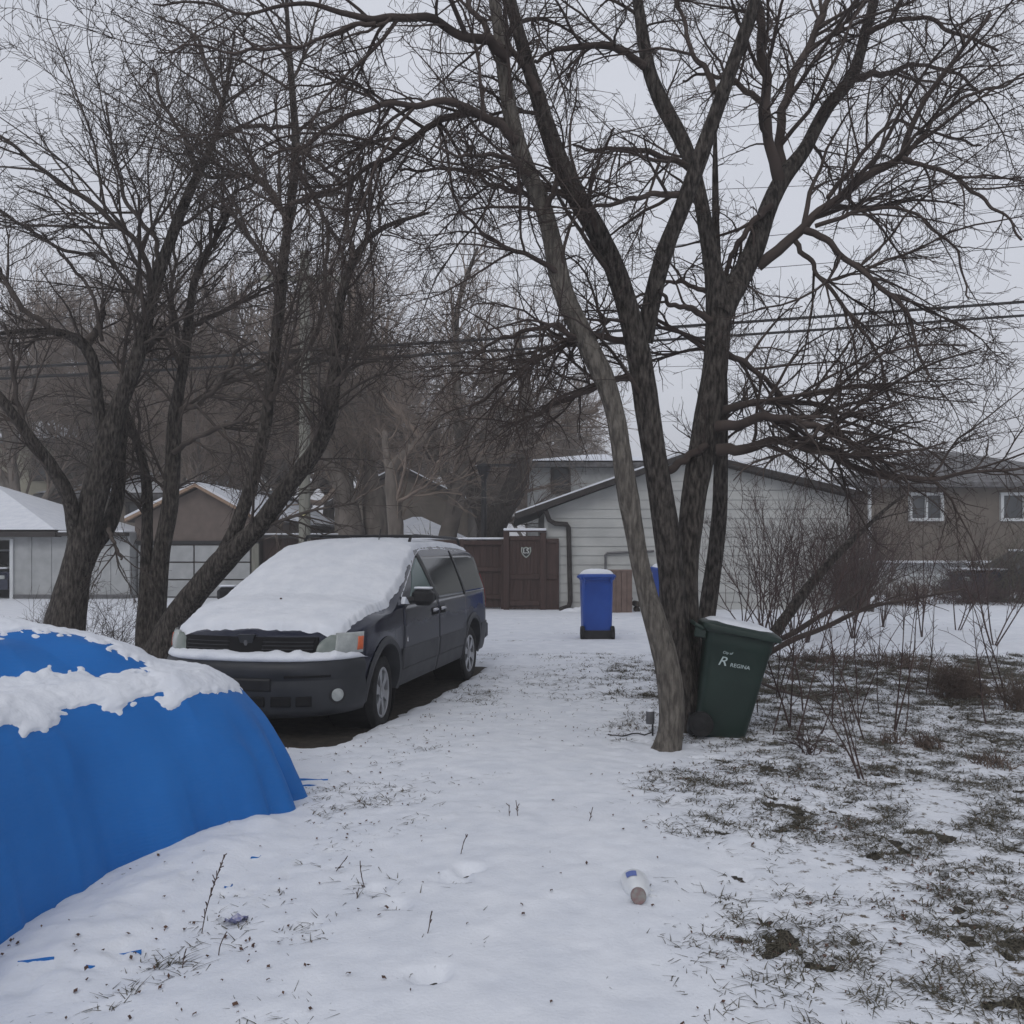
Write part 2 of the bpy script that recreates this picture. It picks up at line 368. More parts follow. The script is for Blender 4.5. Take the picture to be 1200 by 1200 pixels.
def scatter(n, x0, x1, y0, y1, pw, seed, thr=0.0, sc_=4.2, clump=5):
    r = np.random.RandomState(seed); y = y0 + (y1 - y0) * r.rand(n) ** 1.3; x = r.uniform(x0, x1, n)
    ok = (np.abs(x) < y * .62 + .6)
    x, y = x[ok], y[ok]
    cl = fbm(x * sc_, y * sc_, 0, clump, 5); big = fbm(x * .9, y * .9, 0, 77, 3)
    cl = .35 * fbm(x * 3.6, y * 3.6, 0, 5, 4) + .65 * fbm(x * 13, y * 13, 0, 56, 3) if seed == 5 else cl
    p = thinness(x, y) ** pw * (sstep(.485, .585, cl) if seed == 5 else .15 + .85 * sstep(.47, .62, cl)) * sstep(.15, .42, big)
    k = (r.rand(len(x)) < p) & ~in_van(x, y)
    return x[k], y[k]
tx, ty = scatter(190000, -5, 8.5, 2.4, 13.2, 1.1, 5)
r = np.random.RandomState(6); rep = r.randint(4, 11, len(tx))
gxs = np.repeat(tx, rep) + r.normal(0, .028, rep.sum()); gys = np.repeat(ty, rep) + r.normal(0, .028, rep.sum())
zb = soil_z(gxs, gys) + np.clip(snow_depth(gxs, gys), 0, .03)
hh = r.uniform(.010, .045, len(gxs)) * (1 + .5 * (gys > 9)); ln = r.uniform(.8, 3.4, len(gxs))
o = blades('grass', gxs, gys, zb, hh, np.full(len(gxs), .0024) + gys * .00030, ln, M['grass']); tagit(o, 'dry flattened grass poking through the thin snow', 'grass', kind='stuff')
lx, ly = scatter(26000, -4, 8.5, 2.4, 13.2, .8, 15, sc_=2.0, clump=8)
n = len(lx); r = np.random.RandomState(16); s_ = r.uniform(.004, .011, n) ; az = r.uniform(0, 2 * PI, n); tl = r.uniform(-.5, .5, (n, 2))
V = np.zeros((n, 6, 3))
for k, (a, rr) in enumerate(((0, 1.2), (1.0, .7), (2.2, .8), (3.14, 1.0), (4.0, .7), (5.3, .8))):
    ca, sa = np.cos(a + az) * rr * s_, np.sin(a + az) * rr * s_
    V[:, k] = np.stack([lx + ca, ly + sa, top_z(lx, ly) + .006 + tl[:, 0] * ca + tl[:, 1] * sa + .006 * (k % 2)], -1)
o = npmesh('fallen_leaves', V.reshape(-1, 3), (np.arange(n) * 6)[:, None] + np.arange(6)[None], M['leaf'], None, False)
tagit(o, 'small dead leaves scattered over the snow', 'leaves', kind='stuff')

# ------------------------------------------------------------------ bare trees
def resample(pts, rad, n):
    pts = np.asarray(pts, float); seg = np.linalg.norm(np.diff(pts, axis=0), axis=1); s = np.concatenate([[0], np.cumsum(seg)])
    t = np.linspace(0, s[-1], n)
    # smooth interpolation (Catmull-like through a light blur)
    out = np.stack([np.interp(t, s, pts[:, i]) for i in range(3)], 1); rr = np.interp(t, s, rad)
    for _ in range(max(3, n // 7)): out[1:-1] = .25 * out[:-2] + .5 * out[1:-1] + .25 * out[2:]
    return out, rr
def tubes(PTS, R, k, seed=0, rough=0.0):                        # PTS (n,s,3), R (n,s) -> V, F
    n, s = R.shape; T = np.empty_like(PTS); T[:, 1:-1] = PTS[:, 2:] - PTS[:, :-2]; T[:, 0] = PTS[:, 1] - PTS[:, 0]; T[:, -1] = PTS[:, -1] - PTS[:, -2]
    T /= np.linalg.norm(T, axis=2, keepdims=True) + 1e-9
    mean = PTS[:, -1] - PTS[:, 0]; mean /= np.linalg.norm(mean, axis=1, keepdims=True) + 1e-9
    ref = np.where((np.abs(mean[:, 1:2]) < .8), np.array([[0, 1., 0]]), np.array([[1., 0, 0]]))[:, None, :]
    U = np.cross(T, np.broadcast_to(ref, T.shape)); U /= np.linalg.norm(U, axis=2, keepdims=True) + 1e-9
    W = np.cross(T, U); a = np.arange(k) * 2 * PI / k
    V = PTS[:, :, None] + (U[:, :, None] * np.cos(a)[None, None, :, None] + W[:, :, None] * np.sin(a)[None, None, :, None]) * R[:, :, None, None]
    if rough:
        q = V.reshape(-1, 3); sc_ = 1 / np.maximum(np.repeat(R.reshape(-1), k), .02)
        nn = (fbm(q[:, 0] * 9, q[:, 1] * 9, q[:, 2] * 2.5, seed + 4, 4) - .5) * 2 * rough + (fbm(q[:, 0] * 2.2, q[:, 1] * 2.2, q[:, 2] * 2.2, seed + 5, 2) - .5) * rough * 1.6
        c = np.repeat(PTS.reshape(-1, 3), k, 0); V = (c + (q - c) * (1 + nn)[:, None]).reshape(V.shape)
    idx = np.arange(n * s * k).reshape(n, s, k); i2 = np.roll(idx, -1, axis=2)
    Fq = np.stack([idx[:, :-1], i2[:, :-1], i2[:, 1:], idx[:, 1:]], -1).reshape(-1, 4)
    return V.reshape(-1, 3), Fq
def merge(parts):
    Vs, Fs, n = [], [], 0
    for V, Fq in parts: Vs.append(V); Fs.append(Fq + n); n += len(V)
    return np.concatenate(Vs), np.concatenate(Fs)
def spawn(PTS, R, dens, L, ang, S, wander, g, rf, rmin, tmin, rs, flat=1.0, rl=.009, lenpow=0.0):
    """children along every polyline; dens per metre, L (lo,hi) metres, g vertical pull per step."""
    seg = np.linalg.norm(np.diff(PTS, axis=1), axis=2); ln = seg.sum(1)
    cnt = rs.poisson(ln * (1 - tmin) * dens); idx = np.repeat(np.arange(len(ln)), cnt); n = len(idx)
    if n == 0: return np.zeros((0, S, 3)), np.zeros((0, S))
    t = tmin + (1 - tmin) * rs.rand(n); f = t * (PTS.shape[1] - 1); i0 = np.minimum(f.astype(int), PTS.shape[1] - 2); fr = (f - i0)[:, None]
    p = PTS[idx, i0] * (1 - fr) + PTS[idx, i0 + 1] * fr; T = PTS[idx, i0 + 1] - PTS[idx, i0]; T /= np.linalg.norm(T, axis=1, keepdims=True) + 1e-9
    rp = R[idx, i0] * (1 - fr[:, 0]) + R[idx, i0 + 1] * fr[:, 0]
    v = rs.normal(size=(n, 3)); v[:, 1] *= flat; v -= T * (v * T).sum(1, keepdims=True); v /= np.linalg.norm(v, axis=1, keepdims=True) + 1e-9
    a = rs.uniform(ang[0], ang[1], n)[:, None]; d = T * np.cos(a) + v * np.sin(a)
    length = rs.uniform(L[0], L[1], n) * (1 - .45 * t) * np.clip(ln[idx] / (ln.mean() + 1e-9), .35, 1.6) ** .5
    r0 = np.minimum(rp * rf, rl * length * 1.5 + rmin); r0 = np.maximum(r0, rmin)
    out = np.empty((n, S, 3)); out[:, 0] = p; st = (length / (S - 1))[:, None]
    for k in range(1, S):
        d = d + rs.normal(size=(n, 3)) * wander; d[:, 2] += g * (k if g < 0 else 1) / S; d /= np.linalg.norm(d, axis=1, keepdims=True)
        out[:, k] = out[:, k - 1] + d * st
    rr = r0[:, None] * (1 - .72 * np.linspace(0, 1, S))[None]; rr = np.maximum(rr, rmin * .75)
    return out, rr
def make_tree(name, label, cat, stems, limbs, levels, mats, seed, group=None, thin_=1.0):
    """stems / limbs: lists of (points, radii) in world metres; the thing's base is the first stem's first point."""
    rs = np.random.RandomState(seed); base = np.array(stems[0][0][0]); base[2] = 0
    root = empty(name, tuple(base), 0, label, cat, group)
    parts = []
    SP, SR_ = [], []
    stems = [(p_, [thin_ * v_ for v_ in r_]) for p_, r_ in stems]; limbs = [(p_, [(.5 + .5 * thin_) * v_ for v_ in r_]) for p_, r_ in limbs]
    for pts, rad in stems:
        q, rr = resample(pts, rad, max(30, len(pts) * 6)); parts.append(tubes(q[None] - base, rr[None], 14, seed, .10))
        q2, r2 = resample(pts, rad, 24); SP.append(q2); SR_.append(r2)
    V, Fq = merge(parts); npmesh('trunk', V, Fq, mats[0], root)
    LP, LR = [], []; parts = []
    for pts, rad in limbs:
        q, rr = resample(pts, rad, 44)
        nz_ = rs.normal(0, .022, (len(q), 3)) * np.linalg.norm(q[-1] - q[0]) ** .5
        for _ in range(3): nz_ = (np.roll(nz_, 1, 0) + nz_ + np.roll(nz_, -1, 0)) / 3
        q[3:-1] += nz_[3:-1]
        LP.append(q); LR.append(rr); parts.append(tubes(q[None] - base, rr[None], 8, seed, .08))
    cur = [(np.array(SP), np.array(SR_), True)] + ([(np.array(LP), np.array(LR), False)] if LP else [])
    for li, lv in enumerate(levels):
        nxt = []
        for PP, RR, is_stem in cur:
            tm = lv.get('stem_t', .35) if (is_stem and li == 0) else lv.get('t', .12)
            o_, r_ = spawn(PP, RR, lv['dens'] * (lv.get('stem_d', .6) if is_stem and li == 0 else 1), lv['L'], lv['ang'], lv['S'], lv['w'], lv['g'], lv['rf'], lv['rmin'], tm, rs, lv.get('flat', 1.0))
            if len(o_): nxt.append((o_, r_, False)); parts.append(tubes(o_ - base, r_, lv.get('k', 3)))
        if lv.get('keep', False): nxt += [c for c in cur if not c[2]]
        cur = nxt
    V, Fq = merge(parts); npmesh('crown', V, Fq, mats[1], root)
    return root
def tr(pts, d0, d1=None, mode=None):       # trace: (px,py,width px) -> points and radii at depth d0..d1
    d1 = d0 if d1 is None else d1; n = len(pts); out = []; rad = []
    for i, (x, y, w_) in enumerate(pts):
        d = d0 + (d1 - d0) * (i / (n - 1)); out.append(P(x, y, d)); rad.append(w_ / 2 * d / F)
    return out, rad
LV = [dict(dens=8.0, L=(.4, 1.7), ang=(.6, 1.25), S=9, w=.13, g=-.10, rf=.6, rmin=.0036, k=5, stem_t=.38, stem_d=.55),
      dict(dens=10, L=(.2, .75), ang=(.5, 1.15), S=6, w=.20, g=-.05, rf=.6, rmin=.0030, k=4),
      dict(dens=16, L=(.07, .32), ang=(.45, 1.1), S=4, w=.22, g=.02, rf=.6, rmin=.0024, k=3)]
D = 7.7
def low(pts, dz): return pts
# ---- big dark twin-trunk tree behind the green cart
stems = [tr([(813, 868, 44), (808, 840, 36), (799, 800, 36), (793, 760, 37), (789, 700, 35), (786, 670, 33), (781, 620, 34), (775, 580, 33), (768, 540, 31), (760, 490, 31), (750, 420, 31), (742, 385, 30), (732, 345, 28), (716, 300, 27), (699, 270, 26), (672, 225, 25), (650, 180, 24), (636, 130, 21), (624, 94, 19), (610, 45, 17), (597, 0, 16), (585, -60, 13), (570, -130, 9)], D, D - .4),
         tr([(815, 866, 40), (811, 820, 32), (807, 760, 30), (805, 700, 28), (806, 650, 28), (810, 610, 31), (816, 560, 33), (826, 510, 35), (835, 460, 34), (840, 412, 32), (842, 370, 32), (841, 337, 28), (835, 310, 22), (830, 285, 20), (824, 250, 18), (819, 217, 17), (812, 190, 18), (792, 150, 20), (775, 120, 20), (762, 94, 18), (754, 50, 16), (747, 0, 14), (738, -70, 9)], D + .15, D + .5),
         tr([(752, 400, 30), (759, 375, 25), (768, 335, 22), (777, 300, 21), (790, 265, 20), (804, 232, 20), (822, 180, 21), (836, 140, 18), (849, 105, 17), (864, 60, 16), (879, 22, 16), (890, -20, 13), (905, -90, 9)], D - .05, D - .6),
         tr([(842, 370, 34), (850, 352, 32), (862, 335, 30), (882, 300, 26), (893, 265, 24), (905, 232, 22), (920, 202, 22), (942, 180, 18), (956, 150, 17), (969, 124, 16), (999, 94, 15), (1008, 65, 13), (1014, 37, 12), (1025, 0, 11), (1040, -60, 8)], D + .3, D + 1.1)]
limbs = [tr(p, a, b) for p, a, b in [
    ([(914, 215, 17), (900, 160, 13), (897, 112, 12), (893, 60, 11), (890, 22, 10), (880, -40, 7)], 8.3, 7.8),
    ([(918, 206, 15), (914, 170, 12), (916, 131, 11), (930, 90, 10), (946, 56, 9), (960, 20, 8), (985, -30, 6)], 8.4, 9.0),
    ([(888, 312, 14), (915, 290, 13), (950, 262, 11), (980, 229, 11), (1025, 206, 10), (1059, 180, 9), (1066, 150, 8), (1077, 124, 7), (1111, 82, 6), (1130, 56, 5), (1160, 15, 4)], 8.2, 7.4),
    ([(1062, 182, 6), (1095, 140, 5), (1140, 110, 4), (1180, 95, 3), (1230, 70, 3)], 7.7, 7.4),
    ([(944, 270, 10), (970, 278, 8), (995, 300, 7), (1025, 330, 6), (1045, 352, 6), (1062, 364, 5), (1074, 405, 4), (1085, 446, 3)], 7.9, 7.2),
    ([(1058, 186, 7), (1090, 194, 5), (1119, 206, 5), (1156, 232, 4), (1180, 255, 3), (1197, 281, 3)], 7.6, 7.0),
    ([(930, 280, 7), (950, 305, 6), (969, 337, 5), (1002, 375, 5), (1018, 400, 4), (1032, 424, 3), (1042, 470, 3)], 8.1, 7.6),
    ([(841, 500, 15), (868, 497, 12), (893, 490, 11), (940, 492, 9), (985, 508, 8), (1016, 534, 6), (1050, 548, 4)], 7.8, 6.8),
    ([(840, 528, 16), (880, 522, 12), (924, 510, 10), (962, 527, 9), (997, 546, 8), (1042, 556, 7), (1089, 559, 6), (1137, 556, 4), (1200, 548, 3)], 7.8, 6.9),
    ([(842, 482, 11), (883, 470, 8), (931, 469, 7), (965, 478, 6), (1010, 470, 4), (1040, 445, 3)], 8.0, 8.8),
    ([(845, 410, 9), (870, 425, 7), (905, 450, 6), (930, 485, 5), (960, 500, 3)], 8.0, 8.7),
    ([(1014, 40, 8), (1045, 25, 6), (1085, 20, 5), (1125, 40, 4), (1170, 60, 3)], 8.6, 8.2),
    ([(1004, 92, 9), (1030, 85, 7), (1075, 75, 5), (1120, 85, 4), (1150, 110, 3)], 8.7, 9.2),
    ([(955, 265, 6), (1000, 250, 5), (1050, 240, 4), (1090, 260, 3), (1125, 300, 3), (1135, 350, 2)], 7.9, 7.3),
    ([(970, 232, 6), (1010, 180, 5), (1040, 140, 4), (1090, 150, 3), (1150, 170, 3)], 8.0, 8.6),
    ([(755, 78, 11), (735, 62, 9), (710, 52, 8), (669, 54, 7), (645, 62, 5), (627, 71, 4)], 8.1, 7.6),
    ([(806, 228, 9), (770, 228, 7), (744, 232, 6), (702, 240, 5), (680, 245, 4)], 7.5, 6.8),
    ([(812, 200, 9), (796, 190, 8), (762, 178, 7), (735, 176, 6), (706, 178, 5), (672, 170, 3)], 7.6, 7.1),
    ([(905, 240, 9), (880, 262, 7), (858, 300, 6), (846, 335, 6)], 8.1, 8.2),
    ([(838, 108, 9), (812, 60, 6), (798, 20, 5), (790, -20, 4)], 7.6, 7.9),
    ([(893, 120, 8), (860, 95, 6), (830, 85, 4), (800, 95, 3)], 8.2, 8.4),
    ([(840, 350, 8), (815, 335, 6), (780, 330, 4), (740, 350, 3)], 8.0, 8.6),
    ([(838, 380, 10), (812, 362, 8), (790, 358, 6), (772, 340, 4)], 8.0, 7.4),
    ([(768, 560, 12), (800, 540, 9), (828, 520, 9)], 7.9, 7.8),
    ([(700, 275, 7), (690, 230, 5), (700, 190, 4), (720, 150, 3)], 7.4, 6.9),
    ([(742, 400, 10), (700, 396, 8), (660, 405, 6), (620, 428, 5), (580, 455, 4), (550, 485, 3)], 7.6, 7.3),
    ([(750, 440, 9), (700, 450, 7), (660, 468, 5), (620, 490, 4), (585, 500, 3)], 7.7, 8.4)]]
make_tree('bare_tree', 'large dark-barked bare tree with thick forking trunks behind the green cart', 'tree', stems, limbs, LV, (M['bark_dark'], M['twig']), 3, thin_=.93)
# ---- pale-barked leaning stem in front
stems = [tr([(777, 894, 46), (781, 880, 37), (787, 862, 33), (789, 845, 32), (787, 805, 32), (778, 762, 33), (768, 730, 30), (760, 700, 25), (754, 680, 23), (749, 655, 23), (743, 620, 25), (737, 588, 27), (733, 560, 26), (727, 520, 23), (721, 480, 25), (708, 440, 28), (692, 412, 28), (672, 370, 27), (661, 350, 26), (650, 300, 25), (639, 244, 23), (622, 210, 22), (610, 180, 22), (601, 150, 20), (592, 100, 18), (588, 60, 17), (583, 20, 15), (575, -20, 12), (560, -90, 8)], 6.95, 7.1)]
limbs = [tr(p, a, b) for p, a, b in [
    ([(604, 165, 13), (590, 150, 12), (570, 140, 11), (549, 127, 10), (522, 116, 9), (495, 118, 8), (462, 127, 7), (406, 133, 6), (372, 154, 5), (350, 169, 4), (310, 185, 3)], 7.0, 6.3),
    ([(560, 134, 9), (537, 129, 9), (515, 140, 8), (492, 154, 8), (455, 184, 7), (417, 206, 6), (385, 225, 5), (350, 240, 4), (320, 250, 3)], 7.0, 7.8),
    ([(596, 68, 13), (575, 52, 12), (550, 42, 11), (526, 34, 10), (500, 26, 10), (481, 21, 9), (455, 24, 8), (432, 30, 8), (405, 18, 7), (387, 4, 6), (350, 2, 5), (300, 20, 4), (240, 8, 3), (180, 5, 2)], 7.0, 6.2),
    ([(440, 28, 6), (405, 32, 5), (375, 42, 4), (350, 50, 4), (300, 62, 4), (240, 52, 3), (185, 62, 2)], 6.5, 6.2),
    ([(590, 60, 10), (572, 38, 8), (558, 18, 7), (545, -5, 6), (530, -40, 4)], 7.0, 7.6),
    ([(620, 205, 9), (590, 180, 6), (560, 182, 5), (537, 184, 4), (510, 172, 3)], 7.0, 6.5),
    ([(630, 110, 12), (617, 80, 9), (600, 60, 8), (590, 50, 7)], 7.1, 7.1),
    ([(640, 245, 8), (655, 205, 7), (645, 170, 5)], 7.0, 6.7),
    ([(655, 320, 7), (620, 300, 6), (585, 285, 5), (560, 270, 4), (535, 240, 3), (525, 215, 2)], 7.0, 6.5),
    ([(690, 410, 8), (650, 380, 6), (610, 390, 5), (580, 400, 4), (555, 420, 3)], 7.0, 7.2),
    ([(640, 250, 8), (600, 225, 6), (560, 205, 5), (520, 195, 4), (470, 200, 3)], 7.0, 7.9)]]
make_tree('leaning_tree', 'bare tree with pale grey bark leaning left in front of the green cart', 'tree', stems, limbs, LV, (M['bark_light'], M['twig']), 8, thin_=.93)
# ---- slender stem behind the cart
stems = [tr([(818, 800, 21), (828, 722, 20), (834, 683, 20), (841, 625, 19), (844, 600, 18), (845, 543, 17), (846, 500, 15), (846, 440, 13), (842, 380, 12), (839, 285, 10), (838, 200, 7), (838, 150, 4)], 8.9, 8.9)]
make_tree('slender_tree', 'slim straight bare stem rising between the dark trunks and the green cart lid', 'tree', stems, [], [dict(LV[0], dens=5, L=(.4, 1.1), stem_d=1.0), LV[1], LV[2]], (M['bark_dark'], M['twig']), 9)
# ---- the three trees on the left
LL = [dict(dens=5.6, L=(.6, 2.1), ang=(.35, .95), S=9, w=.12, g=.05, rf=.6, rmin=.0048, k=5, stem_t=.35, stem_d=.8),
      dict(dens=8.0, L=(.3, 1.05), ang=(.4, .95), S=6, w=.19, g=.03, rf=.6, rmin=.004, k=4),
      dict(dens=11, L=(.10, .42), ang=(.4, 1.0), S=4, w=.20, g=.03, rf=.6, rmin=.0034, k=3)]
stems = [tr([(66, 795, 90), (72, 760, 80), (78, 722, 68), (84, 690, 58), (93, 650, 52), (102, 610, 50), (114, 570, 48), (124, 530, 46), (131, 500, 42), (139, 476, 34), (150, 450, 28), (161, 424, 27), (170, 383, 24), (180, 345, 22), (187, 317, 22), (200, 280, 20), (213, 247, 19), (224, 220, 17), (233, 200, 16), (245, 180, 13), (253, 160, 11), (262, 120, 8), (267, 90, 6), (275, 40, 4)], 11, 11),
         tr([(125, 520, 26), (115, 480, 24), (112, 450, 22), (109, 420, 22), (97, 401, 21), (80, 392, 16), (64, 388, 14), (40, 388, 11), (22, 388, 9), (-10, 392, 7)], 11, 10.4),
         tr([(92, 650, 30), (86, 619, 26), (84, 590, 26), (75, 570, 26), (56, 540, 24), (37, 517, 22), (20, 492, 19), (0, 465, 17), (-40, 420, 12)], 11, 10.2),
         tr([(98, 665, 34), (110, 640, 30), (127, 619, 28), (137, 590, 26), (140, 560, 22), (143, 520, 16), (150, 490, 12)], 11.1, 11.6)]
limbs = [tr(p, a, b) for p, a, b in [
    ([(103, 402, 13), (115, 385, 10), (120, 371, 8), (122, 349, 6)], 11, 10.8),
    ([(64, 388, 9), (43, 375, 8), (20, 353, 8), (0, 320, 7), (-30, 290, 5)], 10.6, 10.2),
    ([(175, 340, 10), (177, 317, 9), (157, 277, 8), (117, 250, 8), (67, 213, 7), (33, 177, 5), (0, 160, 4), (-40, 140, 3)], 11, 10.1),
    ([(185, 320, 8), (180, 277, 7), (155, 250, 6), (143, 227, 6), (135, 190, 4), (130, 160, 4), (125, 120, 3)], 11, 11.6),
    ([(112, 300, 5), (90, 295, 5), (67, 290, 5), (30, 265, 4), (0, 247, 4)], 10.8, 10.3),
    ([(120, 400, 6), (110, 350, 5), (90, 320, 5), (67, 290, 4)], 10.8, 10.5),
    ([(253, 162, 8), (290, 145, 6), (330, 150, 5), (370, 150, 4)], 11, 10.4),
    ([(253, 162, 8), (262, 120, 7), (240, 70, 5), (230, 40, 4), (190, 20, 3)], 11, 10.9),
    ([(233, 205, 8), (215, 160, 6), (190, 120, 5), (180, 80, 4)], 11, 11.8),
    ([(50, 530, 10), (30, 500, 8), (15, 440, 6), (5, 380, 4)], 10.6, 10.2),
    ([(127, 619, 7), (135, 640, 5), (142, 656, 3)], 11, 10.9)]]
make_tree('bare_tree', 'massive bare tree with a split trunk, leftmost behind the blue tarp', 'tree', stems, limbs, LL, (M['bark_dark'], M['twig_left']), 21, thin_=.62)
stems = [tr([(176, 790, 34), (180, 745, 32), (184, 700, 29), (187, 656, 27), (193, 625, 25), (199, 600, 24), (202, 560, 23), (203, 525, 22), (205, 480, 20), (211, 450, 17), (216, 424, 16), (220, 390, 14), (223, 356, 12), (228, 325, 11), (240, 295, 9), (263, 267, 7), (275, 230, 5)], 11.6, 11.6),
         tr([(168, 790, 26), (168, 745, 24), (171, 700, 21), (172, 637, 18), (173, 600, 16), (172, 562, 15), (162, 520, 12), (150, 491, 10), (140, 450, 7)], 11.5, 11.9)]
limbs = [tr(p, a, b) for p, a, b in [
    ([(204, 530, 8), (225, 515, 7), (260, 500, 6), (290, 490, 4)], 11.5, 10.9), ([(206, 485, 8), (235, 470, 7), (262, 445, 6), (275, 415, 5), (300, 400, 3)], 11.6, 11.0),
    ([(214, 430, 8), (195, 400, 6), (185, 385, 5)], 11.6, 11.4), ([(222, 385, 8), (250, 370, 7), (290, 352, 5), (320, 335, 3)], 11.6, 12.2),
    ([(216, 420, 7), (205, 380, 6), (200, 340, 5), (205, 290, 4), (200, 240, 3)], 11.6, 12.0), ([(250, 290, 6), (262, 240, 4), (262, 190, 3)], 11.6, 11.5)]]
make_tree('bare_tree', 'slim upright bare tree with two close stems left of the van', 'tree', stems, limbs, LL, (M['bark_dark'], M['twig_left']), 22, thin_=.78)
stems = [tr([(178, 800, 60), (192, 757, 50), (205, 728, 42), (214, 712, 38), (240, 682, 36), (262, 656, 36), (280, 640, 32), (300, 622, 28), (322, 592, 26), (340, 565, 25), (360, 544, 25), (378, 515, 22), (390, 487, 21), (392, 450, 18), (393, 420, 17), (394, 394, 17), (397, 356, 14), (405, 325, 13), (414, 302, 13), (428, 282, 9), (444, 266, 8), (475, 257, 6), (504, 249, 3)], 11, 9.4),
         tr([(252, 668, 30), (266, 645, 24), (278, 615, 21), (288, 590, 20), (296, 562, 20), (307, 525, 19), (315, 469, 17), (322, 412, 17), (330, 337, 16), (332, 300, 15), (340, 250, 14), (345, 205, 13), (348, 167, 12), (343, 117, 10), (337, 33, 7), (335, -20, 4)], 10.9, 10.2)]
limbs = [tr(p, a, b) for p, a, b in [
    ([(338, 260, 8), (310, 215, 7), (280, 205, 6), (245, 210, 5), (210, 190, 3)], 10.3, 10.9), ([(330, 330, 8), (300, 290, 6), (280, 260, 5), (262, 240, 4)], 10.3, 10.9),
    ([(348, 170, 8), (365, 185, 6), (385, 200, 5), (400, 215, 4)], 10.2, 9.8), ([(346, 190, 8), (375, 240, 6), (385, 280, 5), (380, 330, 4), (390, 380, 3)], 10.2, 10.0),
    ([(340, 240, 7), (365, 230, 6), (395, 225, 5), (420, 235, 3)], 10.2, 9.7), ([(316, 470, 8), (335, 430, 7), (360, 410, 5), (375, 380, 4), (385, 330, 3)], 10.5, 10.9),
    ([(414, 302, 8), (408, 270, 6), (405, 230, 4), (410, 190, 3)], 9.6, 9.5), ([(316, 480, 6), (295, 440, 5), (280, 430, 4), (250, 440, 3)], 10.5, 10.0),
    ([(393, 450, 7), (410, 430, 5), (430, 400, 4), (445, 370, 3)], 9.7, 9.4), ([(444, 266, 4), (445, 235, 3), (452, 200, 2)], 9.5, 9.4)]]
make_tree('bare_tree', 'bare tree leaning right over the van, forking near its foot', 'tree', stems, limbs, LL, (M['bark_dark'], M['twig_left']), 23, thin_=.80)

# ------------------------------------------------------------------ trees beyond the lane
LB = [dict(dens=3.4, L=(1.8, 5.5), ang=(.3, .85), S=9, w=.10, g=.10, rf=.55, rmin=.022, k=4, stem_t=.25, stem_d=1.0),
      dict(dens=3.6, L=(.8, 2.4), ang=(.3, .85), S=6, w=.13, g=.10, rf=.6, rmin=.013, k=3),
      dict(dens=5.2, L=(.4, 1.3), ang=(.3, .85), S=4, w=.16, g=.06, rf=.6, rmin=.0075, k=3)]
BT = [  # stems traced, limbs traced, depth, label
  ([[(415, 700, 36), (412, 614, 30), (400, 570, 26), (390, 537, 24), (382, 500, 20), (372, 440, 17), (362, 390, 13), (350, 320, 8)]],
   [[(388, 530, 12), (360, 500, 9), (330, 470, 7), (310, 430, 5)], [(380, 490, 10), (400, 450, 8), (410, 400, 5), (415, 340, 4)], [(400, 570, 9), (375, 590, 7), (350, 585, 4)]], 27, 'stout bare tree leaning left behind the brown garage roof', 'bark_far'),
  ([[(445, 690, 30), (441, 608, 30), (438, 580, 27), (433, 558, 22), (425, 530, 18), (412, 497, 16), (400, 450, 12), (392, 400, 9), (388, 340, 6)]],
   [[(420, 515, 9), (440, 470, 7), (450, 420, 5), (455, 370, 3)], [(405, 470, 8), (380, 430, 6), (370, 380, 4)]], 27.5, 'bare tree with a swollen pale trunk base behind the white shed roof', 'bark_far'),
  ([[(466, 690, 18), (464, 617, 18), (461, 590, 17), (458, 558, 16), (462, 545, 16), (480, 530, 15), (493, 517, 13), (510, 495, 9), (530, 470, 6)],
    [(458, 560, 12), (454, 540, 10), (452, 522, 9), (451, 505, 6)]],
   [[(462, 590, 5), (475, 583, 4), (490, 575, 4), (505, 565, 3), (515, 540, 2)], [(495, 515, 8), (480, 500, 7), (460, 478, 5), (440, 460, 4)]], 25, 'short forked bare tree with a cut stub, beside the pale trunk', 'bark_far'),
  ([[(520, 690, 26), (522, 640, 22), (530, 605, 20), (536, 583, 19), (538, 560, 18), (552, 535, 14), (563, 522, 12), (578, 506, 9), (600, 495, 8), (627, 487, 6), (660, 480, 4)],
    [(536, 580, 15), (525, 560, 13), (510, 540, 11), (500, 525, 10), (485, 505, 8), (473, 487, 6), (455, 470, 4)]],
   [[(548, 540, 9), (563, 540, 7), (590, 535, 5), (618, 524, 4), (650, 515, 3)], [(545, 550, 7), (540, 500, 6), (535, 450, 5), (530, 400, 4)]], 25.5, 'bare tree with snow lying on its spreading limbs in front of the fence yard', 'twig_far2'),
  ([[(568, 700, 34), (575, 620, 30), (588, 596, 28), (606, 571, 26), (612, 530, 22), (618, 480, 18), (612, 430, 13), (605, 390, 8)],
    [(575, 625, 24), (560, 590, 20), (548, 560, 18), (540, 520, 15), (536, 470, 12), (533, 420, 9), (535, 360, 6), (548, 320, 5), (560, 290, 3)]],
   [[(610, 540, 10), (640, 510, 7), (670, 490, 5), (700, 480, 4)], [(616, 500, 8), (590, 470, 6), (570, 430, 5), (560, 380, 3)], [(545, 540, 8), (570, 500, 6), (590, 460, 5)]], 29, 'dark bushy bare tree with a tall narrow crown behind the lamp post', 'bark_mid')]
for i, (st, lm, d, lab, bk) in enumerate(BT):
    make_tree('bare_tree', lab, 'tree', [tr(s, d, d + (.6 if j else 0)) for j, s in enumerate(st)], [tr(l, d, d + (1.5 if j % 2 else -1.2)) for j, l in enumerate(lm)],
              [dict(LB[0], L=(.8, 3.0)), LB[1], LB[2]], (M[bk], M['twig_far2' if i in (3,) else 'twig_far']), 40 + i)
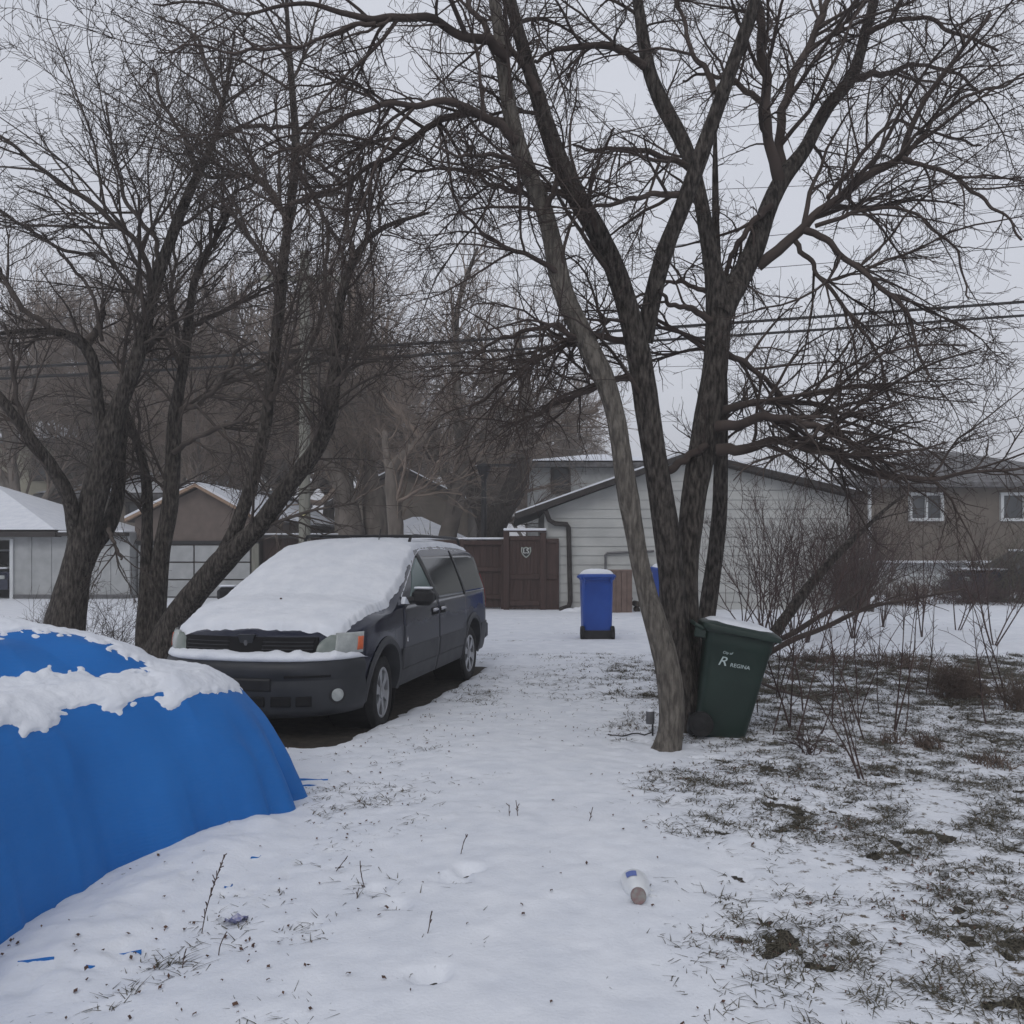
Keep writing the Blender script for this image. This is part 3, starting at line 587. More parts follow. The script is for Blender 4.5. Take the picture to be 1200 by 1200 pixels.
# generic tall trees with upswept crowns: two built, the rest copies
def generic(seed, H, label, x, y, tw='twig_far'):
    rs = np.random.RandomState(seed); st = []
    r0 = H * .022
    pts = [np.array([x, y, -.1])]; 
    for k in range(6): pts.append(pts[-1] + np.array([rs.normal(0, .25), rs.normal(0, .25), H / 7.5]))
    st.append((pts, list(np.linspace(r0, r0 * .3, 7))))
    for q in range(5):
        k = 1 + q % 3; a = q * 2.4 + rs.rand(); p = [pts[k]]; d = np.array([math.cos(a) * .55, math.sin(a) * .55, .9])
        for j in range(6):
            d = d + rs.normal(0, .12, 3) + np.array([0, 0, .08]); d /= np.linalg.norm(d); p.append(p[-1] + d * H * (.11 - .01 * k))
        st.append((p, list(np.linspace(r0 * .55, r0 * .12, 7))))
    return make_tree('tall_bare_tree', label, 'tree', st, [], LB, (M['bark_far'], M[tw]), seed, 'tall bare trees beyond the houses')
g1 = generic(61, 15, 'tall hazy bare tree beyond the houses, between the leaning van tree and the narrow-crowned one', *((P(330, 642, 40))[:2]))
g2 = generic(62, 13, 'tall hazy bare tree at the far left edge above the yellow house', *((P(20, 642, 36))[:2]))
spots = [(g1, 150, 42, 1.0, 1.3, 'tall hazy bare tree beyond the houses, showing behind the massive split trunk'),
         (g2, 250, 46, 1.1, 2.1, 'tall hazy bare tree rising straight above the gabled garage'),
         (g1, 425, 50, 1.05, 4.0, 'tall hazy bare tree behind the swollen pale trunk'),
         (g2, 95, 52, 1.25, 3.3, 'farthest hazy tree crown seen above the left garage roof'),
         (g2, 505, 58, .95, .7, 'distant bare tree in the gap left of the narrow crown'),
         (g1, 620, 60, .75, 2.7, 'distant bare tree whose crown shows left of the pale leaning trunk'),
         (g2, 690, 62, .72, 5.0, 'distant bare tree above the stucco house roof'),
         (g1, 200, 34, .80, 5.2, 'bare tree standing just behind the gabled garage'),
         (g2, 1085, 70, .42, 1.1, 'small distant bare tree above the right-hand house roof'),
         (g1, 1190, 60, .45, 2.0, 'small distant bare tree at the right edge beside the tan house'),
         (g1, 285, 38, 1.05, .4, 'tall hazy bare tree just left of the utility pole'),
         (g2, 385, 44, 1.2, 5.6, 'tall hazy bare tree just right of the utility pole'),
         (g1, 40, 48, 1.15, 2.2, 'tall hazy bare tree above the long white garage'),
         (g2, 560, 48, .85, 3.9, 'hazy bare tree behind the narrow-crowned tree'),
         (g1, 655, 46, .72, 1.6, 'hazy bare tree just left of the stucco house window'),
         (g2, 940, 75, .40, 3.0, 'small distant bare tree above the right slope of the white garage')]
for src_, px, d, s_, rz, lab in spots:
    c = copy_tree(src_); q = P(px, 642, d); c.location = (q[0], q[1], 0); c.rotation_euler = (0, 0, rz); c.scale = (s_, s_, s_); c['label'] = lab

# ------------------------------------------------------------------ saplings, shrubs, weeds on the right
def sapling(px, py, top, name, label, seed, lean=0.0, n=1, r=.010, grp='thin saplings on the right', mat_='twig_red', L=(.2, .6), dens=5, cat='sapling', spread=.12):
    rs = np.random.RandomState(seed); b = G(px, py); d = b[1]; H = EYE - (top - HZ) / F * d
    b[2] = tz(b[0], b[1]) - .02; st = []
    for q in range(n):
        p = [b + np.array([rs.normal(0, .03), rs.normal(0, .03), 0]) * (q > 0)]; dr = np.array([lean + rs.normal(0, spread), rs.normal(0, spread), 1.0]); hh_ = H * rs.uniform(.75, 1.0 if q else 1.01)
        for k in range(7):
            dr = dr + rs.normal(0, .07, 3); dr /= np.linalg.norm(dr); p.append(p[-1] + dr * hh_ / 7)
        st.append((p, list(np.linspace(r, r * .3, 8))))
    base = b.copy(); base[2] = 0
    root = empty(name, tuple(base), 0, label, cat, grp)
    for pts, rad in st:
        q, rr = resample(pts, rad, 22); parts = [tubes(q[None] - base, rr[None], 6, seed, .05)]
        V, Fq = merge(parts); stm = npmesh('stem', V, Fq, M[mat_], root)
        o1, r1 = spawn(q[None], rr[None], dens, L, (.4, .9), 6, .14, .08, .6, .003, .2, rs)
        if not len(o1): continue
        parts = [tubes(o1 - base, r1, 4)]
        o2, r2 = spawn(o1, r1, 9, (.06, .28), (.4, .9), 4, .16, .05, .6, .0022, .15, rs)
        if len(o2): parts.append(tubes(o2 - base, r2, 3))
        V, Fq = merge(parts); npmesh('twigs', V, Fq, M[mat_], stm)
    return root
SAP = [(905, 868, 640, .10, 1, 'thin sapling close beside the green cart'), (933, 872, 600, .16, 1, 'tall reddish sapling leaning right, second from the cart'),
       (926, 858, 700, .02, 2, 'forked low sapling between the cart and the tall leaning one'), (962, 865, 690, .0, 1, 'straight thin sapling with a bare lower stem'),
       (975, 850, 590, .14, 1, 'tallest reddish sapling in the thicket'), (941, 836, 660, -.08, 1, 'thin sapling leaning left in the thicket'),
       (1006, 850, 660, .22, 2, 'pair of stems leaning right in the middle of the thicket'), (1013, 870, 680, .06, 1, 'thin sapling at the front of the middle thicket'),
       (1048, 858, 640, .12, 2, 'twin-stemmed sapling near the trampled snow strip'), (1060, 862, 610, .26, 1, 'sapling leaning strongly right beside the twin stems'),
       (1013, 918, 770, -.22, 3, 'low three-stemmed sprout nearest the viewer on the right'), (1156, 848, 700, -.02, 1, 'lone thin sapling by the round dry bush'),
       (1030, 835, 650, .05, 1, 'thin sapling behind the twin stems'), (1085, 812, 640, .1, 1, 'thin sapling just left of the round dry bush'),
       (1175, 820, 610, -.3, 2, 'arching sapling at the right edge of the picture'), (888, 838, 560, .12, 1, 'sapling rising behind the cart lid'),
       (912, 820, 560, .05, 2, 'twin sapling behind the cart in front of the white garage')]
for i, (px, py, tp, ln_, n_, lab) in enumerate(SAP):
    sapling(px, py, tp, 'sapling', lab, 200 + i, ln_, n_, .006 + .0015 * (i % 3), dens=7)
for i, (px, py, tp, n_, lab) in enumerate([(895, 745, 560, 6, 'many-stemmed bare shrub against the white garage, just right of the slim stem'), (930, 748, 545, 6, 'tall many-stemmed bare shrub in front of the right end of the white garage'),
        (965, 742, 570, 5, 'bare shrub standing before the low tan-brown fence'), (1035, 738, 600, 5, 'bare shrub between the dark thicket and the left window of the tan house'), (1120, 742, 600, 3, 'bare shrub in front of the wall between the two windows of the tan house'), (870, 742, 600, 4, 'bare shrub showing between the slim stem and the cart lid'), (1000, 752, 560, 6, 'wide bare shrub covering the corner of the white garage'), (1080, 750, 580, 3, 'tall bare shrub crossing the left window of the tan house'), (945, 756, 590, 5, 'low bare shrub by the leaning limb'), (1165, 760, 585, 4, 'bare shrub below the right window of the tan house'), (905, 752, 575, 6, 'dense bare shrub behind the cart, against the white garage')]):
    sapling(px, py, tp, 'bare_shrub', lab, 260 + i, .02, n_, .013, grp='bare shrubs beyond the thicket', L=(.5, 1.6), dens=8, cat='shrub', spread=.26)
def bush(name, label, px, py, rx, h, dens, seed, d=None, mat_='rubber', cat='bush', grp=None, up=.3, sl=(.25, .6), rmin=.003):
    rs = np.random.RandomState(seed); b = G(px, py) if d is None else np.array([(px - 600) / F * d, d, 0.]); z0 = tz(b[0], b[1]) if b[1] < 13 else 0.02
    n = dens; S = 6; base = np.array([b[0], b[1], 0.])
    o = np.empty((n, S, 3)); o[:, 0] = np.stack([rs.normal(0, rx * .35, n), rs.normal(0, rx * .35, n), np.full(n, z0 - .01)], -1)
    a = rs.uniform(0, 2 * PI, n); el = rs.uniform(.25, 1.0, n) ** .7 if up < 1 else rs.uniform(.78, 1.0, n)
    dr = np.stack([np.cos(a) * (1 - el) + rs.normal(0, .2, n), np.sin(a) * (1 - el), el], -1); dr /= np.linalg.norm(dr, axis=1, keepdims=True)
    Lh = rs.uniform(.5, 1.0, n) * (h * el + rx * (1 - el))
    for k in range(1, S):
        dr = dr + rs.normal(0, .16, (n, 3)) + np.array([0, 0, -.05]); dr /= np.linalg.norm(dr, axis=1, keepdims=True); o[:, k] = o[:, k - 1] + dr * (Lh / (S - 1))[:, None]
    R = np.full((n, S), rmin * 1.3) * np.linspace(1.2, .6, S)[None]
    parts = [tubes(o, R, 4)]
    o1, r1 = spawn(o, R, 9 / max(h, .4), (sl[0] * h, sl[1] * h), (.4, 1.1), 4, .2, .0, .7, rmin * .8, .2, rs); parts.append(tubes(o1, r1, 3))
    o2, r2 = spawn(o1, r1, 9 / max(h, .4), (sl[0] * h * .5, sl[1] * h * .5), (.4, 1.1), 3, .2, .0, .7, rmin * .65, .2, rs); parts.append(tubes(o2, r2, 3))
    V, Fq = merge(parts); ob = npmesh(name, V, Fq, M[mat_], None); ob.location = tuple(base)
    return tagit(ob, label, cat, grp)
bush('dry_bush', 'rounded brown dry bush beside the lane on the right', 1120, 818, .26, .46, 110, 301)
bush('dry_bush', 'flat brown spill of dry stalks right of the rounded bush', 1146, 816, .26, .2, 70, 302)
bush('dry_bush', 'low brown bush cut by the right edge of the picture', 1198, 834, .30, .34, 70, 303)
bush('brush_pile', 'long low heap of dry brush under the thicket', 1050, 782, .7, .18, 120, 304, cat='brush pile')
bush('brush_pile', 'low heap of dry brush just behind the green cart', 955, 776, .6, .16, 120, 305, cat='brush pile')
bush('weed_clump', 'dark green-brown clump of weeds right of the twin stems', 1085, 875, .16, .14, 60, 306, cat='weeds')
bush('weed_clump', 'small reddish weed clump below the twin stems', 1045, 874, .12, .10, 40, 307, cat='weeds')
bush('weed_clump', 'red-stemmed weeds left of the nearest three-stemmed sprout', 950, 890, .09, .30, 16, 308, cat='weeds', mat_='twig_red')
bush('weed_clump', 'low weed clump beneath the lone thin sapling', 1160, 898, .2, .1, 50, 309, cat='weeds')
bush('vine_thicket', 'dense dark upright thicket between the white garage and the tan house', 1003, 700, .45, 2.9, 150, 310, d=22.0, cat='thicket', mat_='twig_left', rmin=.010, sl=(.07, .18), up=1)
bush('hedge_bush', 'dry brown hedge bush left of the snowy step, in front of the tan house', 1060, 700, 1.0, .7, 60, 311, d=24.5, rmin=.009)
bush('hedge_bush', 'reddish dry hedge bush at the foot of the tan house', 1135, 700, 1.2, .9, 70, 312, d=25, mat_='twig_red', rmin=.009)
bush('hedge_bush', 'tall yellowish shrub near the right edge in front of the tan house', 1180, 700, .8, 2.3, 60, 313, d=25.5, rmin=.010, mat_='grass')
bush('dry_bush', 'scraggly low bush under the massive split trunk behind the tarp', 60, 720, .7, 1.1, 26, 314, d=12.5, mat_='twig_left')
bush('dry_bush', 'scraggly bush between the two left trunks', 130, 735, .6, 1.3, 26, 315, d=12.0, mat_='twig_left')
bush('dry_bush', 'thin bare shrub in front of the brown fence by the van', 505, 640, .6, 2.6, 14, 316, d=24.2, mat_='twig_far2', rmin=.008)
# dry weed stalks standing in the snow near the viewer
def stalk(px, py, h, seed, label, lean=.1):
    rs = np.random.RandomState(seed); b = G(px, py); z0 = tz(b[0], b[1]) - .01; pts = []; p = np.array([0, 0, z0]); dr = np.array([lean, 0, 1.0])
    for k in range(7): pts.append(p.copy()); dr = dr + rs.normal(0, .10, 3); dr /= np.linalg.norm(dr); p = p + dr * h / 6
    A, R = resample(pts, [.0022] * 7, 16); parts = [tubes(A[None], R[None], 5)]
    o1, r1 = spawn(A[None], R[None] * 1.0, 55, (.012, .04), (.4, .9), 3, .1, .1, 1, .0022, .2, rs); parts.append(tubes(o1, r1 * 1.3, 4))
    V, Fq = merge(parts); ob = npmesh('dry_weed', V, Fq, M['weed'], None); ob.location = (b[0], b[1], 0); return tagit(ob, label, 'weed', 'dry weed stalks in the snow')
for i, (px, py, h, ln_, lab) in enumerate([(236, 1098, .33, .25, 'tallest dry weed stalk, beside the tarp skirt'), (428, 1048, .13, -.25, 'short curved dry weed stalk left of the footprint'),
        (393, 1028, .10, .5, 'dry weed bent to the right, near the tarp corner'), (540, 1015, .12, .05, 'straight little dry weed above the footprint'),
        (256, 1128, .10, .15, 'small dry weed right of the tallest stalk'), (607, 968, .10, .0, 'dry weed tuft in the middle of the snow'), (214, 1140, .08, 0, 'stubby dry weed close to the bottom left'),
        (500, 1112, .09, .4, 'bent dry weed below the footprint'), (597, 968, .08, -.2, 'thin dry weed just left of the middle tuft'), (690, 975, .09, .3, 'low dry weed left of the plastic jug, farther back'),
        (418, 1062, .06, .1, 'tiny dry weed under the short curved stalk')]):
    stalk(px, py, h, 400 + i, lab, ln_)
# leaning limbs low in the thicket
def fallen(name, label, pts, d0, d1, seed, m_='twig_red'):
    q, rr = tr(pts, d0, d1); A, R = resample(q, rr, 26); base = A[0].copy(); rs = np.random.RandomState(seed)
    parts = [tubes(A[None] - base, R[None], 9, seed, .08)]
    o1, r1 = spawn(A[None], R[None], 4, (.3, .9), (.4, 1.0), 7, .12, .0, .5, .004, .2, rs); parts.append(tubes(o1 - base, r1, 5))
    o2, r2 = spawn(o1, r1, 7, (.1, .35), (.4, 1.0), 4, .14, .0, .5, .0028, .1, rs); parts.append(tubes(o2 - base, r2, 3))
    V, Fq = merge(parts); ob = npmesh(name, V, Fq, M[m_], None); ob.location = tuple(base); return tagit(ob, label, 'branch')
fallen('leaning_limb', 'thick dark limb slanting up to the right behind the green cart', [(888, 778, 15), (905, 745, 14), (925, 718, 13), (945, 690, 12), (968, 664, 10), (985, 645, 9), (1008, 625, 6), (1035, 598, 4), (1060, 580, 3)], 9.2, 9.8, 501, 'bark_dark')
fallen('fallen_branch', 'long branch lying low across the thicket', [(890, 772, 6), (930, 748, 7), (965, 737, 6), (1000, 718, 5), (1030, 708, 4), (1080, 700, 3), (1130, 690, 2)], 9.0, 9.4, 502, 'twig')
fallen('fallen_branch', 'branch resting on the brush from the cart lid toward the right', [(895, 758, 7), (930, 742, 7), (960, 722, 6), (985, 710, 5), (1010, 690, 3)], 9.6, 10.1, 503, 'twig')
fallen('fallen_branch', 'thin branch lying on the snow right of the cart', [(880, 795, 4), (910, 808, 4), (945, 818, 3), (985, 812, 2)], 9.4, 9.6, 504, 'twig')

# ------------------------------------------------------------------ wires, poles
def wire(name, label, yl, yr, d, r, sag=.25, dl=0):
    pts = []
    for i in range(41):
        t = i / 40; px = -300 + 1800 * t; py = yl + (yr - yl) * (px / 1200) ; q = P(px, py, d + dl * (t - .5)); q[2] -= sag * 4 * t * (1 - t); pts.append(q)
    m = MB(); m.tube(pts, r, 6); o = m.build(name, M['wire'], None, True); return tagit(o, label, 'wire')
wire('power_line', 'upper of the two thick power cables crossing the right half', 428, 350, 23.5, .040, .15)
wire('power_line', 'lower of the two thick power cables crossing the right half', 440, 366, 23.5, .036, .15)
wire('power_line', 'thin wire just under the two thick cables', 438, 398, 25, .007, .1)
wire('power_line', 'lowest thin wire at the right, near the tan house roof', 440, 418, 25, .007, .1)
wire('power_line', 'thin wire meeting the right edge a little above the thick cables', 372, 284, 24, .009, .2)
wire('power_line', 'thin wire sloping up right across the middle of the sky', 355, 240, 24, .009, .2)
wire('power_line', 'thin wire above it, ending under the drooping twigs at right', 240, 200, 24.5, .008, .25)
wire('power_line', 'uppermost pair of thin wires, lower one', 215, 108, 24.5, .008, .25)
wire('power_line', 'uppermost pair of thin wires, upper one', 190, 92, 24.5, .008, .25)
q = P(357, 700, 23.3); t = empty('utility_pole', (q[0], q[1], 0), 0, 'weathered wooden utility pole with a yellow tag above the van roof', 'utility pole')
m = MB(); m.lathe([(.16, -.2), (.155, 2), (.14, 6), (.12, 9.3)], 14); m.build('pole', M['pole'], t, True)
m = MB(); m.box((0, -.16, 2.45), (.13, .02, .07), bev=.005); m.build('tag', mat('yellow_tag', (.45, .42, .22), None), t)
m = MB(); m.box((0, 0, 8.6), (2.2, .10, .12), bev=.01); m.build('crossarm', M['pole'], t)
for s in (-.95, -.4, .4, .95):
    m = MB(); m.lathe([(.03, 0), (.05, .03), (.03, .07), (.05, .10), (.02, .15)], 10, (s, 0, 8.66)); m.build('insulator', M['metal_grey'], t, True)
q = P(567, 640, 23.9); t = empty('lamp_post', (q[0], q[1], 0), 0, 'black post with a flared lantern head and a short arm behind the brown fence', 'lamp post')
m = MB(); m.lathe([(.10, 0), (.10, .3), (.075, .4), (.07, 3.0), (.065, 3.45)], 12); m.build('post', M['black'], t, True)
m = MB(); m.lathe([(.07, 3.42), (.10, 3.5), (.17, 3.68), (.21, 3.78), (.19, 3.80), (.05, 3.86)], 12); m.build('lantern_head', M['black'], t, True)
m = MB(); m.box((.42, 0, 3.80), (.85, .06, .07), bev=.01); m.build('arm', M['black'], t)

# ------------------------------------------------------------------ buildings
def lap_wall(poly_top, x0, x1, y, pitch, z0, thick=.026):
    """clapboard courses as real overlapping boards; poly_top(x) -> wall top height"""
    m = MB(); z = z0
    zmax = max(poly_top(x0 + (x1 - x0) * i / 40) for i in range(41))
    while z < zmax:
        xs = [x0 + (x1 - x0) * i / 160 for i in range(161)]; run = []
        for x in xs:
            if poly_top(x) > z + .004: run.append(x)
        if len(run) > 1:
            for a, b in zip(run[:-1], run[1:]):
                za, zb = min(z + pitch, poly_top(a)), min(z + pitch, poly_top(b))
                m.add([(a, y - thick, z), (b, y - thick, z), (b, y - .001 if zb - z > pitch * .99 else y - thick * (1 - (zb - z) / pitch), zb), (a, y - .001 if za - z > pitch * .99 else y - thick * (1 - (za - z) / pitch), za), (a, y, z), (b, y, z)], [(0, 1, 2, 3), (4, 5, 1, 0)])
        z += pitch
    return m
# white garage with lap siding, gable to the lane
YG = 22.7; U = lambda px, d=YG: (px - 600) / F * d; Zz = lambda py, d=YG: EYE - (py - HZ) / F * d
GX0, GX1 = U(641), U(992); PK = (U(806), Zz(537)); EL = (U(604), Zz(609)); ER = (U(1004), Zz(584))
def gtop(x):
    if x < PK[0]: return EL[1] + (PK[1] - EL[1]) * (x - EL[0]) / (PK[0] - EL[0]) - .03
    return ER[1] + (PK[1] - ER[1]) * (ER[0] - x) / (ER[0] - PK[0]) - .03
t = empty('white_garage', ((GX0 + GX1) / 2, YG, 0), 0, 'white lap-sided garage with a dark-edged gable roof facing the lane', 'garage'); cx = (GX0 + GX1) / 2
LOC = lambda o: setattr(o, 'location', (-cx, -YG, 0)) or o     # parts written in world metres, hung on the thing's base
LOC(lap_wall(gtop, GX0, GX1, YG, .235, .0).build('siding', M['siding'], t))
m = MB(); m.prism([(GX0, 0), (GX1, 0), (GX1, gtop(GX1)), PK, (GX0, gtop(GX0))], 'y', YG + .003, YG + 7.5); LOC(m.build('wall', M['siding'], t))
m = MB(); m.box((GX0 - .02, YG - .01, gtop(GX0) / 2), (.09, .06, gtop(GX0)), mi=0); m.box((GX1 + .02, YG - .01, gtop(GX1) / 2), (.09, .06, gtop(GX1))); LOC(m.build('corner_trim', M['siding'], t))
m = MB(); th = .14
m.prism([EL, (PK[0], PK[1]), (PK[0], PK[1] + th), (EL[0] - .02, EL[1] + th)], 'y', YG - .42, YG + 7.8); m.prism([PK, ER, (ER[0] + .02, ER[1] + th), (PK[0], PK[1] + th)], 'y', YG - .419, YG + 7.799); ro = LOC(m.build('roof', M['fascia'], t))
m = MB(); m.prism([(EL[0] - .01, EL[1] + th), (PK[0], PK[1] + th), (PK[0], PK[1] + th + .05), (EL[0] + .02, EL[1] + th + .05)], 'y', YG - .40, YG + 7.7); m.prism([(PK[0], PK[1] + th), (ER[0], ER[1] + th), (ER[0] - .03, ER[1] + th + .05), (PK[0], PK[1] + th + .05)], 'y', YG - .399, YG + 7.7); LOC(m.build('roof_snow', M['snow'], t))
m = MB(); m.tube([(EL[0] + .75, YG - .3, EL[1] + .22), (EL[0] + .85, YG - .22, EL[1] - .02), (EL[0] + 1.0, YG - .12, EL[1] - .10), (U(664), YG - .10, EL[1] - .12), (U(666), YG - .10, EL[1] - .2), (U(668), YG - .10, .25), (U(666), YG - .14, .12), (U(656), YG - .5, .08)], .062, 8); LOC(m.build('downspout', M['fascia'], t, True))
m = MB(); m.tube([(U(709), YG - .08, .1), (U(709), YG - .08, 1.42), (U(711), YG - .08, 1.47), (U(766), YG - .08, 1.52)], .028, 8); LOC(m.build('gas_pipe', M['metal_grey'], t, True))
for i, ch in enumerate('144'):
    x = U(822 + i * 5.5); o = text_obj('house_number', ch, .16, M['black'], t, (x - cx, -.03, Zz(612)), (PI / 2, 0, 0), 1.1)
# grey stucco house behind the garage
def simple_house(name, label, px0, px1, d, eave, wallm, dep=7, roof='hip', peak=None, pkpx=None, over=.35, snow=True, windows=(), roofm='shingle', zb=0.0, trim=None):
    x0, x1 = U(px0, d), U(px1, d); ze = Zz(eave, d); cx = (x0 + x1) / 2; t = empty(name, (cx, d, 0), 0, label, 'house'); w2 = (x1 - x0) / 2
    m = MB()
    if roof == 'gable':
        zp = Zz(peak, d); xp = U(pkpx, d) - cx; m.prism([(-w2, zb), (w2, zb), (w2, ze), (xp, zp - .02), (-w2, ze)], 'y', 0, dep)
    else: m.prism([(-w2, 0), (w2, 0), (w2, dep), (-w2, dep)], 'z', zb, ze)
    m.build('wall', M[wallm], t)
    m = MB(); s = MB()
    if roof == 'gable':
        for a, b in (((-w2 - over, ze - over * (zp - ze) / (xp + w2)), (xp, zp)), ((xp, zp), (w2 + over, ze - over * (zp - ze) / (w2 - xp)))):
            m.prism([a, b, (b[0], b[1] + .16), (a[0], a[1] + .16)], 'y', -over, dep + over); 
            s.prism([(a[0], a[1] + .16), (b[0], b[1] + .16), (b[0], b[1] + .22), (a[0], a[1] + .21)], 'y', -over + .02, dep + over - .02)
        rf = m.build('roof', M['fascia'], t)
    else:
        zp = Zz(peak, d); r0 = min(w2, dep / 2); o_ = over
        V = [(-w2 - o_, -o_, ze), (w2 + o_, -o_, ze), (w2 + o_, dep + o_, ze), (-w2 - o_, dep + o_, ze), (-w2 + r0 * .9, dep / 2, zp), (w2 - r0 * .9, dep / 2, zp)]
        V2 = [(a, b, c - .16) for a, b, c in V[:4]]
        m.add(V + V2, [(0, 1, 5, 4), (1, 2, 5), (2, 3, 4, 5), (3, 0, 4), (6, 7, 1, 0), (7, 8, 2, 1), (8, 9, 3, 2), (9, 6, 0, 3), (9, 8, 7, 6)])
        rf = m.build('roof', M[roofm], t)
        if snow: s.add([(a * .995, b + .04, c + .07) for a, b, c in V], [(0, 1, 5, 4), (1, 2, 5), (2, 3, 4, 5), (3, 0, 4)])
    if snow and s.v: s.build('roof_snow', M['snow'], t)
    for (wx0, wx1, wy0, wy1, nm) in windows:
        a, b, c, e = U(wx0, d) - cx, U(wx1, d) - cx, Zz(wy1, d), Zz(wy0, d); f = MB(); tk = .10 * max(1, d / 30)
        for q in ((a, (c + e) / 2, tk, e - c + tk), (b, (c + e) / 2, tk, e - c + tk)): f.box((q[0], -.04, q[1]), (q[2], .12, q[3]))
        for zq in (c, e): f.box(((a + b) / 2, -.042, zq), (b - a - tk, .12, tk))
        for j in range(1, nm): f.box((a + (b - a) * j / nm, -.044, (c + e) / 2), (tk * .8, .11, e - c - tk))
        fo = f.build('window', M['frame' if trim is None else trim], t)
        g = MB(); g.box(((a + b) / 2, -.005, (c + e) / 2), (b - a - tk * .5, .03, e - c - tk * .5)); g.build('pane', M['window'], fo)
    return t
simple_house('stucco_house', 'grey stucco house with one small dark window above the white garage roof', 622, 800, 33, 543, 'stucco', 7, 'hip', 523, None, .4, True, [(647, 667, 547, 577, 1)], trim='fascia')
h = simple_house('tan_house', 'tan two-storey house with dark hipped roof and white-framed windows at the right', 1016, 1330, 30, 566, 'tan', 9, 'hip', 512, None, .5, False, [(1066, 1103, 579, 609, 2), (1173, 1225, 579, 609, 2), (1060, 1104, 674, 700, 3)])
m = MB(); m.box((-4.42, -.05, 2.0), (.09, .09, 3.8)); m.build('downpipe', M['frame'], h)
m = MB(); m.box((0, -.03, .55), (8.98, .06, 1.1)); m.build('foundation_wall', M['stucco'], h)
m = MB(); m.box((0, -.25, 1.14), (8.9, .5, .07)); m.build('ledge_snow', M['snow'], h)
simple_house('tan_house', 'low tan house with a snowy gable roof behind the brown fence', 392, 548, 36, 590, 'tan', 9, 'gable', 551, 470)
simple_house('yellow_house', 'pale yellow house behind the left garages, partly hidden by branches', -60, 76, 42, 516, 'yellow', 8, 'hip', 480, None, .4, True, [(40, 58, 535, 562, 1)], trim='fascia')
simple_house('tan_house', 'tan bungalow with a snowy roof seen between the left trunks', 60, 300, 38, 580, 'tan', 8, 'hip', 541, None, .5, True, [(150, 168, 590, 605, 1)], trim='fascia')
simple_house('shed', 'small shed with a white snowy roof just above the van roof', 428, 536, 28, 632, 'tan', 3.5, 'hip', 606, None, .2, True)['category'] = 'shed'
# gabled brown garage with white doors, left
d = 28.0; cx = U(230, d); t = empty('gabled_garage', (cx, d, 0), 0, 'brown gabled garage with pale wood trim and a white panelled door at the left', 'garage')
e0, e1, pk = (U(150, d) - cx, Zz(612, d)), (U(306, d) - cx, Zz(612, d)), (U(232, d) - cx, Zz(571, d)); zl = Zz(637, d); g0, g1 = U(158, d) - cx, U(298, d) - cx
dp = 14.0
m = MB(); m.prism([(g0, zl), (g1, zl), (g1, e1[1] + .1), (pk[0], pk[1] - .05), (g0, e0[1] + .1)], 'y', 0, .15); m.build('gable', M['brown'], t)
m = MB(); m.prism([(g0, 0), (g1, 0), (g1, e1[1] + .05), (pk[0], pk[1] - .1), (g0, e0[1] + .05)], 'y', .152, dp); m.build('wall', M['brown'], t)
m = MB()
for a, b in ((e0, pk), (pk, e1)): m.prism([a, b, (b[0], b[1] + .10), (a[0], a[1] + .10)], 'y', -.3, -.12)
m.build('barge_board', M['wood'], t)
m = MB(); s = MB()
for a, b in ((e0, pk), (pk, e1)): m.prism([a, b, (b[0], b[1] + .09), (a[0], a[1] + .09)], 'y', -.118, dp); s.prism([(a[0], a[1] + .10), (b[0], b[1] + .10), (b[0], b[1] + .19), (a[0], a[1] + .18)], 'y', -.27, dp)
m.build('roof', M['fascia'], t); s.build('roof_snow', M['snow'], t)
m = MB(); W_ = (g1 - g0) - .2; nP = 3
for i in range(2):
    for j in range(nP): m.box((g0 + .1 + W_ * (i + .5) / 2, -.03, .06 + (zl - .1) * (j + .5) / nP), (W_ / 2 - .04, .05, (zl - .1) / nP - .04), bev=.012)
m.build('garage_door', M['door_white'], t)
m = MB(); m.box(((g0 + g1) / 2, -.02, zl + .03), (g1 - g0 + .3, .12, .12)); m.build('lintel', M['black'], t)
m = MB(); m.box((g1 + .05, -.02, zl / 2), (.22, .14, zl)); m.build('door_post', M['pole'], t)
# low brown lean-to right of it
cx = U(362, 28.4); t = empty('lean_to_shed', (cx, 28.4, 0), 0, 'low dark brown lean-to under the garage roof, right of the green post', 'shed')
m = MB(); m.box((0, 2, .95), (2.9, 4, 1.9)); m.build('wall', M['fence'], t); m = MB(); m.box((0, 1.9, 1.95), (3.1, 4.4, .1)); m.build('roof', M['fascia'], t); m = MB(); m.box((0, 1.9, 2.03), (3.05, 4.3, .06), bev=.02); m.build('roof_snow', M['snow'], t)
